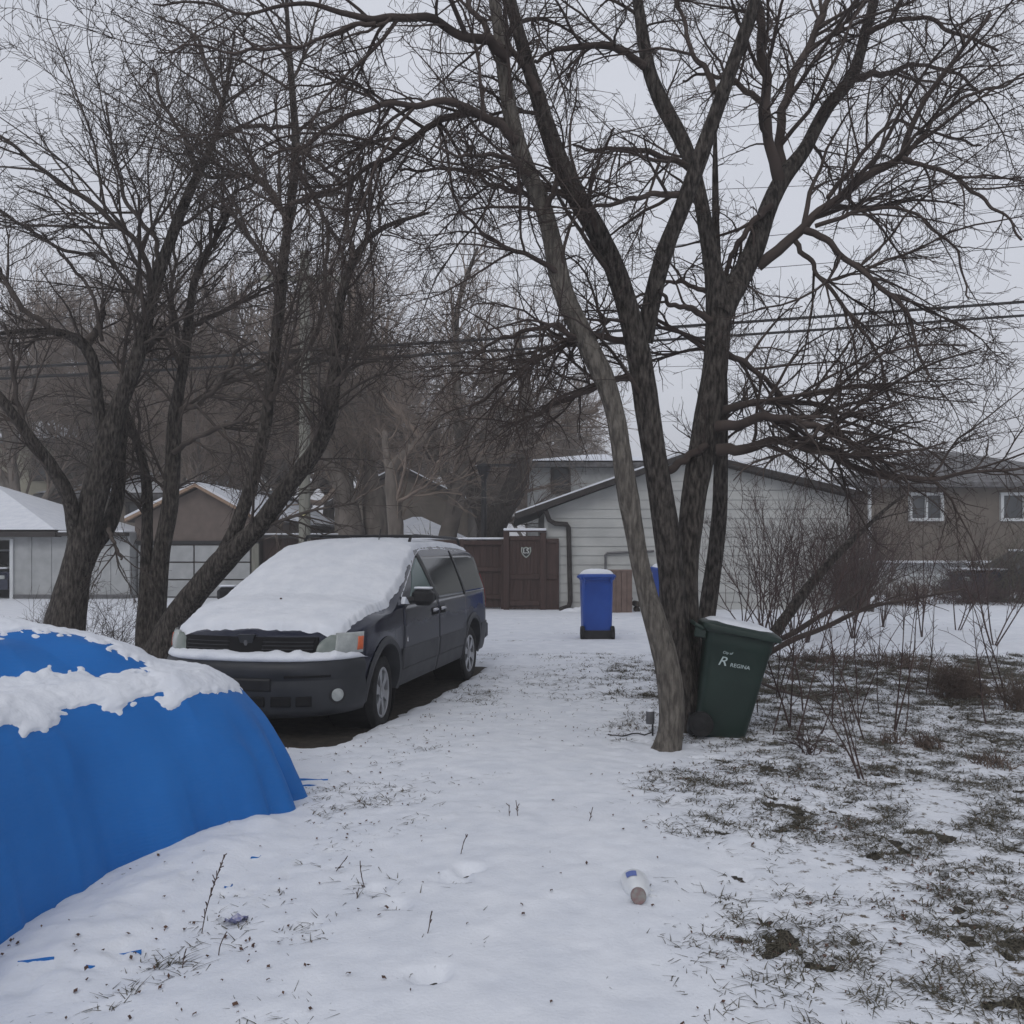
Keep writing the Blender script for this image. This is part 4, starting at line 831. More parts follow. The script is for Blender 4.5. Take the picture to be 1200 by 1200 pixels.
# white garage at far left
d = 27.5; x0, x1 = U(-190, d), U(152, d); cx = (x0 + x1) / 2; w2 = (x1 - x0) / 2; t = empty('long_garage', (cx, d, 0), 0, 'long low off-white garage with a snowy hipped roof at the far left', 'garage'); ze = Zz(624, d)
m = MB(); op0, op1 = U(-60, d) - cx, U(13, d) - cx
m.box(((-w2 + op0) / 2, .1, ze / 2), (op0 + w2, .2, ze)); m.box(((op1 + w2) / 2, .1, ze / 2), (w2 - op1, .2, ze)); m.box(((op0 + op1) / 2, .1, ze - .12), (op1 - op0, .19, .24)); m.box((-w2 + .1, 3.7, ze / 2), (.2, 7, ze)); m.box((w2 - .1, 3.7, ze / 2), (.2, 7, ze)); m.box((0, 7.3, ze / 2), (2 * w2, .2, ze)); m.build('wall', M['door_white'], t)
m = MB(); e = U(72, d) - cx; V = [(-w2 - .3, -.4, ze), (e, -.4, ze), (e, 7.6, ze), (-w2 - .3, 7.6, ze), (-w2 + 2, 3.6, Zz(560, d)), (e - 4.2, 3.6, Zz(560, d))]
m.add(V + [(a, b, c - .14) for a, b, c in V[:4]], [(0, 1, 5, 4), (1, 2, 5), (2, 3, 4, 5), (3, 0, 4), (6, 7, 1, 0), (7, 8, 2, 1), (8, 9, 3, 2), (9, 6, 0, 3), (9, 8, 7, 6)]); m.build('roof', M['fascia'], t)
m = MB(); m.add([(a, b + .03, c + .08) for a, b, c in V] , [(0, 1, 5, 4), (1, 2, 5), (2, 3, 4, 5), (3, 0, 4)]); m.build('roof_snow', M['snow'], t)
m = MB(); m.box(((e + w2) / 2, 3.6, ze - .06), (w2 - e - .02, 7.9, .10)); m.build('flat_roof', M['fascia'], t)
m = MB(); m.box(((e + w2) / 2, 3.6, ze + .02), (w2 - e - .06, 7.8, .06), bev=.02); m.build('flat_roof_snow', M['snow'], t)
m = MB(); m.box((op1 + .04, -.03, ze / 2 - .1), (.10, .08, ze - .2)); m.build('door_trim', M['frame'], t)
m = MB(); m.box(((op1 + w2) / 2, -.02, .12), (w2 - op1, .06, .1)); m.build('bottom_rail', M['metal_grey'], t)
m = MB()
for k in range(1, 6): m.box((op1 + (w2 - op1) * k / 6, -.012, ze / 2), (.05, .03, ze - .3))
m.build('batten', M['door_white'], t)
# brown fence and gate
YF = 22.9
t = empty('board_fence', (U(480, YF), YF, 0), 0, 'long dark brown fence with a snow-capped top rail, left of the gate with the shield', 'fence'); cx = U(480, YF); top = Zz(632, YF)
x0, x1 = U(396, YF), U(591.5, YF)
m = MB(); n = int((x1 - x0) / .155)
for i in range(n):
    a = x0 + (x1 - x0) * (i + .5) / n; m.box((a - cx, .004 * (i % 3), top / 2 + .02), ((x1 - x0) / n - .008, .03, top - .1), bev=.004)
m.box(((x0 + x1) / 2 - cx, .03, top / 2 + .02), (x1 - x0, .016, top - .12)); m.build('boards', M['fence'], t)
m = MB()
for z in (.35, 1.05, top - .09): m.box(((x0 + x1) / 2 - cx, -.05, z), (x1 - x0, .06, .11), bev=.008)
m.build('rail', M['fence'], t)
for px in (397, 445, 493, 541, 590): m = MB(); m.box((U(px, YF) - cx, -.03, top / 2), (.12, .12, top), bev=.01); m.build('post', M['fence'], t)
m = MB(); m.box(((x0 + x1) / 2 - cx, 0, top + .02), (x1 - x0, .12, .05), bev=.015); m.build('snow_cap', M['snow'], t)
t = empty('fence_gate', (U(624, 22.6), 22.6, 0), 0, 'dark brown garden gate with posts and a small shield emblem beside the white garage', 'gate'); cx = U(624, 22.6); YF = 22.6
U2 = lambda px: U(px, YF) - cx; Z2 = lambda py: Zz(py, YF)
m = MB()
for i in range(9): a0, a1 = U2(597) + (U2(634) - U2(597)) * i / 9, U2(597) + (U2(634) - U2(597)) * (i + 1) / 9; m.box(((a0 + a1) / 2, 0, (Z2(628) + .06) / 2), (a1 - a0 - .006, .035, Z2(628) - .06), bev=.004)
m.box((U2(615), .03, (Z2(628) + .06) / 2), (U2(636) - U2(594), .02, Z2(628) - .1)); m.build('gate_boards', M['fence'], t)
for px, h_ in ((593.5, 621), (636.5, 624)): m = MB(); m.box((U2(px), 0, Z2(h_) / 2), (.15, .15, Z2(h_)), bev=.01); m.build('post', M['fence'], t)
m = MB(); m.box((U2(615), -.03, Z2(676)), (U2(633) - U2(598), .05, .12), bev=.01); m.box((U2(615), -.03, Z2(631)), (U2(633) - U2(598), .05, .10), bev=.01); m.box((U2(615), -.03, .2), (U2(633) - U2(598), .05, .12), bev=.01); m.build('rail', M['fence'], t)
m = MB(); m.box((U2(647), -.0, Z2(631) / 2), (U2(655) - U2(639), .05, Z2(631)), bev=.01); m.box((U2(647), -.04, Z2(676)), (U2(653) - U2(641), .04, .12), bev=.01); m.box((U2(647), -.04, Z2(634)), (U2(653) - U2(641), .04, .1), bev=.01); m.build('side_panel', M['fence'], t)
m = MB(); m.box((U2(615), 0, Z2(620.5)), (U2(641) - U2(591), .26, .06), bev=.015); m.build('top_rail_snow', M['snow'], t)
m = MB(); m.box((U2(615), 0, Z2(622.3)), (U2(641) - U2(591), .22, .05), bev=.01); m.build('top_beam', M['fence'], t)
sh = lambda s, o=0: [(U2(616.5) + s * x, Z2(647) + s * z) for x, z in ((-.9, .95), (-.45, .8), (0, 1.0), (.45, .8), (.9, .95), (.95, .2), (.75, -.35), (.4, -.8), (0, -1.1), (-.4, -.8), (-.75, -.35), (-.95, .2))]
m = MB(); m.prism(sh(.135), 'y', -.045, -.02); e = m.build('shield_emblem', mat('emblem_rim', (.30, .33, .30), None), t)
m = MB(); m.prism(sh(.105), 'y', -.052, -.0455); m.build('shield_field', M['black'], e)
text_obj('shield_lettering', 'LS', .17, mat('emblem_white', (.62, .64, .62), None), e, (U2(616.5), -.056, Z2(646)), (PI / 2, 0, 0), 1.0)
# low brown board fence right of the garage
cx = U(950, 23.4); t = empty('low_board_fence', (cx, 23.4, 0), 0, 'low weathered tan-brown fence in front of the right end of the white garage', 'fence')
m = MB(); x0, x1 = U(911, 23.4) - cx, U(1012, 23.4) - cx
for i in range(14): a0, a1 = x0 + (x1 - x0) * i / 14, x0 + (x1 - x0) * (i + 1) / 14; m.box(((a0 + a1) / 2, .006 * (i % 2), .66), (a1 - a0 - .012, .03, 1.24), bev=.004)
m.build('boards', M['board'], t)
m = MB(); m.box(((x0 + x1) / 2, -.04, .3), (x1 - x0, .05, .1)); m.box(((x0 + x1) / 2, -.04, 1.0), (x1 - x0, .05, .1)); m.build('rail', M['board'], t)
m = MB(); m.box(((x0 + x1) / 2, 0, 1.31), (x1 - x0, .1, .05), bev=.015); m.build('snow_cap', M['snow'], t)
# brown wooden box, firewood, snow lumps by the wall
q = P(727, 700, 21.6); t = empty('wooden_box', (q[0], q[1], 0), 0, 'tall faded brown wooden box standing between the blue bin and the garage wall', 'wooden box')
m = MB()
for i in range(4): m.box((-.195 + .131 * i, -.19, .52), (.12, .025, 1.02), bev=.004)
m.build('front_boards', M['board'], t); m = MB(); m.box((0, 0, .51), (.52, .34, 1.0), bev=.006); m.build('body', M['board'], t); m = MB(); m.box((0, -.01, 1.05), (.58, .42, .05), bev=.01); m.build('lid', M['board'], t)
rs = np.random.RandomState(5)
q = P(750, 712, 22.0); m = MB()
for i in range(9):
    a = (i % 4 - 1.5) * .20 + rs.normal(0, .03); z = .09 + .14 * (i // 4); m.tube([(a, -.25, z), (a + rs.normal(0, .03), .15, z)], .06 + .02 * rs.rand(), 9)
o = m.build('firewood_pile', M['bark_mid'], None, True); o.location = (q[0], q[1], 0); tagit(o, 'small heap of dark logs against the garage wall, right of the wooden box', 'firewood')
q = P(684, 716, 22.0); X = np.zeros((24, 30, 3))
for i in range(24):
    for j in range(30):
        rr = i / 23; a = 2 * PI * j / 30; X[i, j] = (rr * .75 * math.cos(a), rr * .28 * math.sin(a), .16 * (1 - rr ** 2) * (.5 + .9 * noise3(rr * math.cos(a) * 4, rr * math.sin(a) * 3, 0, 4)) - .01)
o = gridmesh('snow_pile', X, M['snow'], None, closed=True); o.location = (q[0], q[1], .0); tagit(o, 'low lump of snow at the foot of the downspout', 'snow pile')

# ------------------------------------------------------------------ minivan
NX0, NA, NN = .1, .78, 2.8
ZT = [(-4.2, .95), (-4.10, 1.05), (-4.0, 1.36), (-3.86, 1.56), (-3.6, 1.655), (-3.2, 1.70), (-2.3, 1.735), (-1.6, 1.715), (-1.3, 1.665), (-1.12, 1.595), (-.15, 1.075), (.2, .99), (.6, .885), (.80, .805), (.88, .74)]
def zt(x):
    xs = np.array([a for a, b in ZT]); zs = np.array([b for a, b in ZT]); x = np.asarray(x, float)
    return (np.interp(x - .05, xs, zs) + 2 * np.interp(x, xs, zs) + np.interp(x + .05, xs, zs)) / 4
ZT = [(a, (b if b < 1.0 else 1 + (b - 1) * .86) + (.03 if a > .1 else 0)) for a, b in ZT]
def crown(x): return np.interp(x, [-4.1, -3.6, -1.5, -1.1, -.3, .1, .6, .88], [.12, .09, .075, .13, .14, .10, .09, .05])
def zc(x): return zt(x) - crown(x)
WZ = [(.20, .845), (.30, .88), (.45, .905), (.62, .92), (.80, .917), (.95, .905), (1.02, .893), (1.17, .845), (1.34, .785), (1.47, .735), (1.59, .68)]
def taper(x):
    x = np.asarray(x, float)
    f = np.clip((x - NX0) / NA, 0, .99999); r = np.clip((-3.3 - x) / .83, 0, .99999)
    return (1 - f ** NN) ** (1 / NN) * (1 - r ** 4.5) ** (1 / 4.5)
def side(x, z): return np.interp(z, [a for a, b in WZ], [b for a, b in WZ]) * taper(x)
VG = 'parts'
van = empty('minivan', (VX, VY, .05), -(PI / 2 + VA), 'dark navy minivan with snow over its hood, windscreen and roof, parked beside the blue tarp', 'minivan')
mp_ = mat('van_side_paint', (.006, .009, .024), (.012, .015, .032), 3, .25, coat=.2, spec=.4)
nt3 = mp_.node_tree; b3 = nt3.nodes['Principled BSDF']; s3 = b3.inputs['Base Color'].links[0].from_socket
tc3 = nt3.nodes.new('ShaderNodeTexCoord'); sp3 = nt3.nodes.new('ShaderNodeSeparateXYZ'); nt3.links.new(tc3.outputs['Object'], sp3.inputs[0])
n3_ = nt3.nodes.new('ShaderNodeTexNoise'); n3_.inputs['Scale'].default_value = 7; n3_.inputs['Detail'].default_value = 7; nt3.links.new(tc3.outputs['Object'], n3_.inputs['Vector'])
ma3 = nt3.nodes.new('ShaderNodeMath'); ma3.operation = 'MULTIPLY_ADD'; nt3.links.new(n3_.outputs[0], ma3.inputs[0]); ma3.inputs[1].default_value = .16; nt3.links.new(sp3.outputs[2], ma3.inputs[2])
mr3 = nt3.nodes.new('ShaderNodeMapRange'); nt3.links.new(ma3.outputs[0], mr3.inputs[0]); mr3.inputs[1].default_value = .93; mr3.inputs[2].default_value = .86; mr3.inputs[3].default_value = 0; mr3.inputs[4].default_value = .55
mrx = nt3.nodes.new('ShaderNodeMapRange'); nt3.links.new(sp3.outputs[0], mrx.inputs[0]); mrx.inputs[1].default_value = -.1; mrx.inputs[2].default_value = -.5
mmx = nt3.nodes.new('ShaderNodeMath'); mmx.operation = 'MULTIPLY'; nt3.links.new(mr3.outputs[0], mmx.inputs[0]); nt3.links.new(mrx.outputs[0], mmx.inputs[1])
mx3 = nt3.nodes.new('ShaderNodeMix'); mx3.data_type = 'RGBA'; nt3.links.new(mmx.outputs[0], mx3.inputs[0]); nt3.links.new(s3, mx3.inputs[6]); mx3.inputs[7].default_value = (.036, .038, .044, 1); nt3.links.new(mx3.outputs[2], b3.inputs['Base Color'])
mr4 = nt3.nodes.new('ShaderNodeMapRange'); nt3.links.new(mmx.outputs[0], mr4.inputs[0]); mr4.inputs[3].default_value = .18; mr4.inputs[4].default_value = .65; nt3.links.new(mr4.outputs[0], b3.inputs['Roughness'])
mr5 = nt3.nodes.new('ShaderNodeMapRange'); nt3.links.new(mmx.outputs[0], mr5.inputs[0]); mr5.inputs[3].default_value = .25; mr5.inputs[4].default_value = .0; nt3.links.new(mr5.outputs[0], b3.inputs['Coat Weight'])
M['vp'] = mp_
ts = np.linspace(.02, PI / 2, 18); xs = np.concatenate([NX0 + NA * np.cos(ts) ** .8, np.arange(.06, -3.3, -.045), -3.3 - .82 * np.sin(np.linspace(0.02, PI / 2 - .02, 18))])
rows = []
for x in xs:
    e = float(zc(x)); zz = np.linspace(.24, e, 30); yy = side(x, zz); th_ = np.linspace(0, PI / 2, 15)[1:]
    yr_ = yy[-1] * np.cos(th_); zr_ = e + float(crown(x)) * np.sin(th_)
    L_ = [(x, y, z) for y, z in zip(yy, zz)] + [(x, y, z) for y, z in zip(yr_, zr_)]
    rows.append(L_ + [(x, -y, z) for x, y, z in L_[::-1][1:]])
B_ = np.array(rows); B_[..., 0] -= .34 * np.clip(B_[..., 2] - .62, 0, 1) * np.clip((B_[..., 0] - NX0) / NA, 0, 1); keep = ~(((B_[..., 0] ** 2 + (B_[..., 2] - .33) ** 2) < .385 ** 2) | (((B_[..., 0] + 3.07) ** 2 + (B_[..., 2] - .33) ** 2) < .385 ** 2)) | (B_[..., 2] > .8)
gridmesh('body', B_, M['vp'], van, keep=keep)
m = MB(); m.box((-1.6, 0, .36), (4.6, 1.42, .24), bev=.04); m.build('underbody', M['dark'], van)
def patch(name, xf, xr, z0, z1, off, mat_, sgn=1, parent=None, nu=24, nv=16, cut=True, smooth=True, thick=.012):
    """a shaped skin on the van's flank; xf/xr: (bottom, top) front and rear edges; z1 a number or a function of x"""
    u = np.linspace(0, 1, nu)[:, None]; v = np.linspace(0, 1, nv)[None]
    X = (xf[0] + (xf[1] - xf[0]) * v) * (1 - u) + (xr[0] + (xr[1] - xr[0]) * v) * u
    Z1 = z1(X) if callable(z1) else z1; Z = z0 + (Z1 - z0) * v; e = np.zeros_like(X + Z); e[0] = e[-1] = 1; e[:, 0] = e[:, -1] = 1
    Y = side(X, Z) + off - e * 0; A = np.stack([X + 0 * Z, Y * sgn, Z + 0 * X], -1)
    # rim: one ring turned inwards so that the skin has an edge
    big = np.zeros((nu + 2, nv + 2, 3)); big[1:-1, 1:-1] = A; big[0, 1:-1] = A[0]; big[-1, 1:-1] = A[-1]; big[:, 0] = big[:, 1]; big[:, -1] = big[:, -2]
    for sl in ((0, slice(None)), (-1, slice(None)), (slice(None), 0), (slice(None), -1)): big[sl][..., 1] -= sgn * thick
    kp = None
    if cut: kp = ((big[..., 0] ** 2 + (big[..., 2] - .33) ** 2) > .40 ** 2) & (((big[..., 0] + 3.07) ** 2 + (big[..., 2] - .33) ** 2) > .40 ** 2)
    return gridmesh(name, big, mat_, parent or van, smooth, keep=kp, flip=(sgn > 0))
roofz = lambda x: np.minimum(1.46, zc(x) - .035)
def ring(m, c, R, r, y, a0, a1, k=30, w_=.05):
    pts = [(c + R * math.cos(a0 + (a1 - a0) * i / k), .33 + R * math.sin(a0 + (a1 - a0) * i / k)) for i in range(k + 1)]
    V = []; Fs = []
    for x, z in pts:
        dx, dz = (x - c) / R, (z - .33) / R; ys = float(side(x, max(z, .24)))
        for (rr, yo) in ((-.012, -.16), (-.012, .018), (w_ * .5, .026), (w_, .006)): V.append((x + dx * rr, y * (ys + yo), z + dz * rr))
    for i in range(k):
        for j in range(3): a = i * 4 + j; Fs.append((a, a + 1, a + 5, a + 4))
    return m.add(V, Fs)
for sg in (1, -1):
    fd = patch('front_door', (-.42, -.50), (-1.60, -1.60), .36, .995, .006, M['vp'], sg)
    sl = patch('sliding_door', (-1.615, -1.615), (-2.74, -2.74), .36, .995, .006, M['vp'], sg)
    for d_, xx in ((fd, -1.46), (sl, -1.75)):
        y = sg * (float(side(xx, .9)) + .018); m = MB(); m.box((xx, y, .90), (.17, .03, .035), bev=.012); m.build('door_handle', M['chrome'], d_, True)
        m = MB(); m.box((xx, sg * (float(side(xx, .9)) + .008), .885), (.20, .012, .08), bev=.005); m.build('handle_recess', M['dark'], d_)
    patch('side_window', (-.58, -1.05), (-1.58, -1.36), 1.015, roofz, .004, M['glass_front'], sg)
    patch('side_window', (-1.66, -1.45), (-2.72, -2.66), 1.015, roofz, .004, M['glass'], sg)
    patch('side_window', (-2.76, -2.70), (-3.84, -3.62), 1.015, roofz, .004, M['glass'], sg)
    for a, b in ((-1.61, -1.40),): patch('window_pillar', (a + .045, b + .05), (a - .06, b - .06), 1.0, lambda x: zc(x) - .02, .008, M['black'], sg, cut=False, nu=6)
    patch('window_pillar', (-2.73, -2.665), (-2.765, -2.70), 1.0, lambda x: zc(x) - .02, .007, M['black'], sg, cut=False, nu=5)
    for z0, z1, o_ in ((.25, .40, .010), (.405, .60, .016)):
        patch('side_cladding', (-.42, -.42), (-1.60, -1.60), z0, z1, o_, M['clad'], sg, cut=True); patch('side_cladding', (-1.62, -1.62), (-2.70, -2.70), z0, z1, o_, M['clad'], sg, cut=True)
    patch('side_cladding', (-3.47, -3.47), (-4.02, -4.02), .25, .60, .014, M['clad'], sg)
    for cx_ in (0, -3.07):
        m = MB(); ring(m, cx_, .375, .03, sg, -.25, PI + .25, w_=.055); m.build('wheel_arch', M['clad'], van, True)
        m = MB(); m.lathe([(.41, sg * .50), (.41, sg * .86), (.40, sg * .86), (.40, sg * .50)], 32, (cx_, 0, .33), 'y', close=True); m.build('wheel_well', M['dark'], van)
    # mirror
    m = MB(); m.box((-.70, sg * 1.035, 1.075), (.14, .22, .165), rz=-sg * .12, bev=.045); mi = m.build('mirror', M['black'], van, True)
    m = MB(); m.tube([(-.64, sg * .87, 1.04), (-.68, sg * .96, 1.05)], .035, 8); m.build('mirror_arm', M['black'], mi, True)
    m = MB(); m.box((-.70, sg * 1.035, 1.162), (.10, .17, .022), rz=-sg * .12, bev=.01); m.build('mirror_snow', M['snow'], mi, True)
    m = MB(); m.prism([(-.46, 1.02), (-.62, 1.01), (-.50, 1.085)], 'y', sg * .885, sg * .925); m.build('corner_snow', M['snow'], van)
def outline(s, A, Bw, x0=NX0, n=NN):
    t = np.asarray(s, float) * PI / 2
    return x0 + A * np.cos(t) ** (2 / n), np.sign(t) * Bw * np.abs(np.sin(t)) ** (2 / n)
def fp(name, s0, s1, z0, z1, A, mat_, parent=None, nu=26, nv=6, Bw=.925, thick=.02, bulge=0.0, zfun=None, nose=True):
    """a shaped skin wrapped round the van's nose between two positions on its plan outline"""
    s = np.linspace(s0, s1, nu)[:, None]; v = np.linspace(0, 1, nv)[None]; z0_, z1_ = (zfun(s) if zfun else (z0, z1))
    Z = z0_ + (z1_ - z0_) * v; bb = bulge * np.sin(v * PI) * np.sin((s - s0) / (s1 - s0) * PI) ** .5; dn = (.34 * np.clip(Z - .62, 0, 1)) if nose else 0
    x, y = outline(s + 0 * v, 1, 1); x = NX0 + (x - NX0) * (A + bb - dn); y = y * (Bw + bb)
    Z = Z + 0 * x; Amat = np.stack([x, y, Z], -1); big = np.zeros((nu + 2, nv + 2, 3)); big[1:-1, 1:-1] = Amat; big[0, 1:-1] = Amat[0]; big[-1, 1:-1] = Amat[-1]; big[:, 0] = big[:, 1]; big[:, -1] = big[:, -2]
    for sl_ in ((0, slice(None)), (-1, slice(None)), (slice(None), 0), (slice(None), -1)):
        big[sl_][..., 0] -= thick * .8; big[sl_][..., 1] *= 1 - thick
    return gridmesh(name, big, mat_, parent or van, True)
# front bumper
prof = [(.19, -.10), (.21, -.03), (.27, .0), (.36, .012), (.44, .016), (.475, .004), (.485, .004), (.52, .016), (.59, .012), (.63, -.01), (.642, -.05), (.645, -.16), (.63, -.24)]
S = np.linspace(-.80, .80, 90); bum = np.zeros((len(S), len(prof), 3))
for j, (z, o_) in enumerate(prof):
    x, y = outline(S, .90 + o_, .935 + min(o_, .01) * .8); bum[:, j] = np.stack([x, y, np.full(len(S), z) - .03 * (1 - np.abs(S)) * (z < .3)], -1)
bp = gridmesh('bumper', bum, M['bumper'], van)
for a, b in ((-.37, -.27), (-.24, -.13), (-.10, .10), (.13, .24), (.27, .37)): fp('air_intake', a, b, .275, .355, .922, M['dark'], bp, thick=.01, Bw=.94, nose=False)
fp('bumper_slot', .20, .50, .505, .522, .925, M['dark'], bp, thick=.01, Bw=.945, nose=False); fp('bumper_slot', -.50, -.20, .505, .522, .925, M['dark'], bp, thick=.01, Bw=.945, nose=False)
fp('license_recess', -.13, .13, .40, .50, .922, M['black'], bp, thick=.01, Bw=.94, nose=False)
for sg in (1, -1):
    x, y = outline(sg * .55, .90, .93); x2, y2 = outline(sg * .57, .90, .93); nx, ny = float(y2 - y) * sg, -float(x2 - x) * sg; l = math.hypot(nx, ny); nx, ny = abs(nx / l), sg * abs(ny / l)
    m = MB(); m.lathe([(.052, -.02), (.055, .012), (.046, .018), (.02, .024)], 20, (0, 0, 0), 'x'); fo = m.build('fog_light', M['lens'], bp, True)
    fo.location = (float(x), float(y), .355); fo.rotation_euler = (0, 0, math.atan2(ny, nx))
    m = MB(); m.lathe([(.072, -.03), (.075, .010), (.058, .014), (.056, -.02)], 20, (0, 0, 0), 'x', close=True); f2 = m.build('fog_light_bezel', M['black'], fo, True)
# snow along the bumper ledge
S = np.linspace(-.84, .84, 120); prof2 = [(-.02, .630), (.005, .650), (-.01, .680), (-.07, .700), (-.14, .708), (-.24, .69)]; sb = np.zeros((len(S), len(prof2), 3))
for j, (o_, z) in enumerate(prof2):
    x, y = outline(S, .90 + o_, .925 + o_ * .8); nn = (fbm(S * 14, 0 * S, j * .4, 7, 4) - .5); en = sstep(.84, .74, np.abs(S)); sb[:, j] = np.stack([x + nn * .03, y, .63 + (z - .63) * en * (1 + .8 * nn) + nn * .012 * (j == 0)], -1)
gridmesh('bumper_snow', sb, M['snow'], bp)
fp('grille', -.37, .37, .69, .815, .795, M['dark'], thick=.03)
for sg in (1, -1):
    gz_ = lambda s: (.665 + .0 * s, .785 + 0 * s)
    g = fp('grille_insert', sg * .05, sg * .34, .70, .80, .797, M['dark'], thick=.01)
    for zz_ in (.715, .745, .775): fp('grille_bar', sg * .05, sg * .34, zz_, zz_ + .006, .802, M['bumper'], g, thick=.01, nv=3)
m = MB(); x = NX0 + .76; m.prism([(-.075, .835), (.075, .835), (.028, .68), (-.028, .68)], 'x', x - .06, x - .015); em = m.build('grille_emblem_panel', M['bumper'], van)
m = MB(); m.prism([(-.010, .79), (.010, .79), (.018, .77), (0, .72), (-.018, .77)], 'x', x - .015, x - .008); m.build('emblem', M['metal_grey'], em)
for sg in (1, -1):
    a = sorted((sg * .36, sg * .52)); fp('inner_lamp', a[0], a[1], .66, .775, .800, M['lens2'], bulge=.012, zfun=(lambda s, sg=sg: (.675 + 0 * s, .72 + .11 * np.clip((np.abs(s) - .36) / .10, 0, 1) ** .5)))
    a = sorted((sg * .50, sg * .76)); hl = fp('headlight', a[0], a[1], .675, .845, .812, M['lens'], bulge=.012, Bw=.93)
    a = sorted((sg * .69, sg * .745)); fp('turn_signal', a[0], a[1], .70, .81, .824, M['amber'], hl, bulge=.004, Bw=.944)
# hood and windscreen snow, roof snow
def snow_sheet(name, x_hi, x_lo, yw, th, seed, nx=150, ny=90, cov=None):
    X = np.linspace(x_hi, x_lo, nx)[:, None]; s = np.linspace(-1, 1, ny)[None]; rag = .05 * (fbm(X * 9, np.sign(s) * 3.0 + 0 * X, 0, seed, 4) - .5)
    W_ = np.clip(yw(X), 0, 1.0) * taper(X) ** .6 + rag; Y = s * W_; e = zc(X); ys = side(X, e)
    q = np.clip(np.abs(Y) / ys, 0, 1); Zs = e + crown(X) * np.sqrt(1 - q ** 2); over = np.clip(np.abs(Y) - ys * .999, 0, 1)
    Zs = Zs - .0 * over; Y = np.sign(Y) * np.minimum(np.abs(Y), ys + .008)
    fr = .035 * (fbm(0 * X + 2, Y * 11, 0, seed + 3, 4) - .5) * 2
    T = sstep(0, .10, x_hi - X + fr) * sstep(0, .10, X - x_lo) * sstep(1.0, .88, np.abs(s)); T = np.clip(T, 0, 1); T = sstep(.15, .75, T + .40 * (fbm(X * 12, Y * 12, 0, seed + 20, 3) - .5) * (1 - T) * 2 * sstep(-.6, .1, X)) * (T > .02)
    Tn = th * (1 + .22 * (fbm(X * 2.2, Y * 2.2, 0, seed, 4) - .5) * 2) * T + .006 * (fbm(X * 16, Y * 16, 0, seed + 9, 3) - .5) * 2 * T
    Z = Zs + Tn - .012 * (1 - T); X = X - .34 * np.clip(Z - .62, 0, 1) * np.clip((X - NX0) / NA, 0, 1)
    return gridmesh(name, np.stack([X + 0 * Y, Y, Z], -1), M['snow'], van, flip=True)
hw = lambda X: np.interp(X, [-1.6, -1.15, -.5, -.15, .2, .5, .8], [.76, .79, .87, .88, .84, .84, .90])
snow_sheet('windscreen_snow', .765, -1.40, hw, .060, 51, nx=230, ny=120)
snow_sheet('roof_snow', -1.22, -3.95, lambda X: np.interp(X, [-4, -3.8, -1.5, -1.2], [.60, .70, .735, .735]), .042, 61)
for k_, (x, y) in enumerate(((.12, -.05),)): m = MB(); m.box((x, y, float(zt(x)) + .062), (.03, .02, .012), rz=.5, bev=.004); m.build('leaf_on_hood', M['leaf'], van)
for sg in (1, -1):
    m = MB(); m.tube([(-1.55, sg * .60, 1.60), (-1.62, sg * .60, 1.675), (-1.75, sg * .60, 1.685), (-3.3, sg * .61, 1.670), (-3.45, sg * .61, 1.660), (-3.55, sg * .61, 1.57)], .017, 8); m.build('roof_rail', M['black'], van, True)
for x in (-1.95, -3.0): m = MB(); m.tube([(x, -.6, 1.685), (x, .6, 1.685)], .013, 8); m.build('cross_bar', M['black'], van, True)
m = MB(); m.tube([(-1.50, .28, 1.64), (-1.56, .28, 1.75)], .006, 6); m.build('antenna', M['black'], van, True)
# rear
m = MB(); m.box((-4.02, 0, .46), (.26, 1.72, .30), bev=.07); m.build('rear_bumper', M['bumper'], van, True)
for sg in (1, -1): patch('tail_light', (-3.88, -3.86), (-4.07, -4.03), .78, 1.22, .010, M['red'], sg, cut=False, nu=8)
m = MB(); m.box((-4.115, 0, 1.22), (.02, 1.2, .42), bev=.01); m.build('rear_window', M['glass'], van)
m = MB(); m.box((-4.125, 0, .72), (.02, .36, .16), bev=.005); m.build('rear_plate', M['clad'], van)
for sg in (1, -1): m = MB(); m.prism([(-.016, -.02), (.016, -.02), (0, .028)], 'y', 0, .006 * sg); o = m.build('side_badge', M['chrome'], van); o.location = (-.52, sg * (float(side(-.52, .68)) + .016), .68)
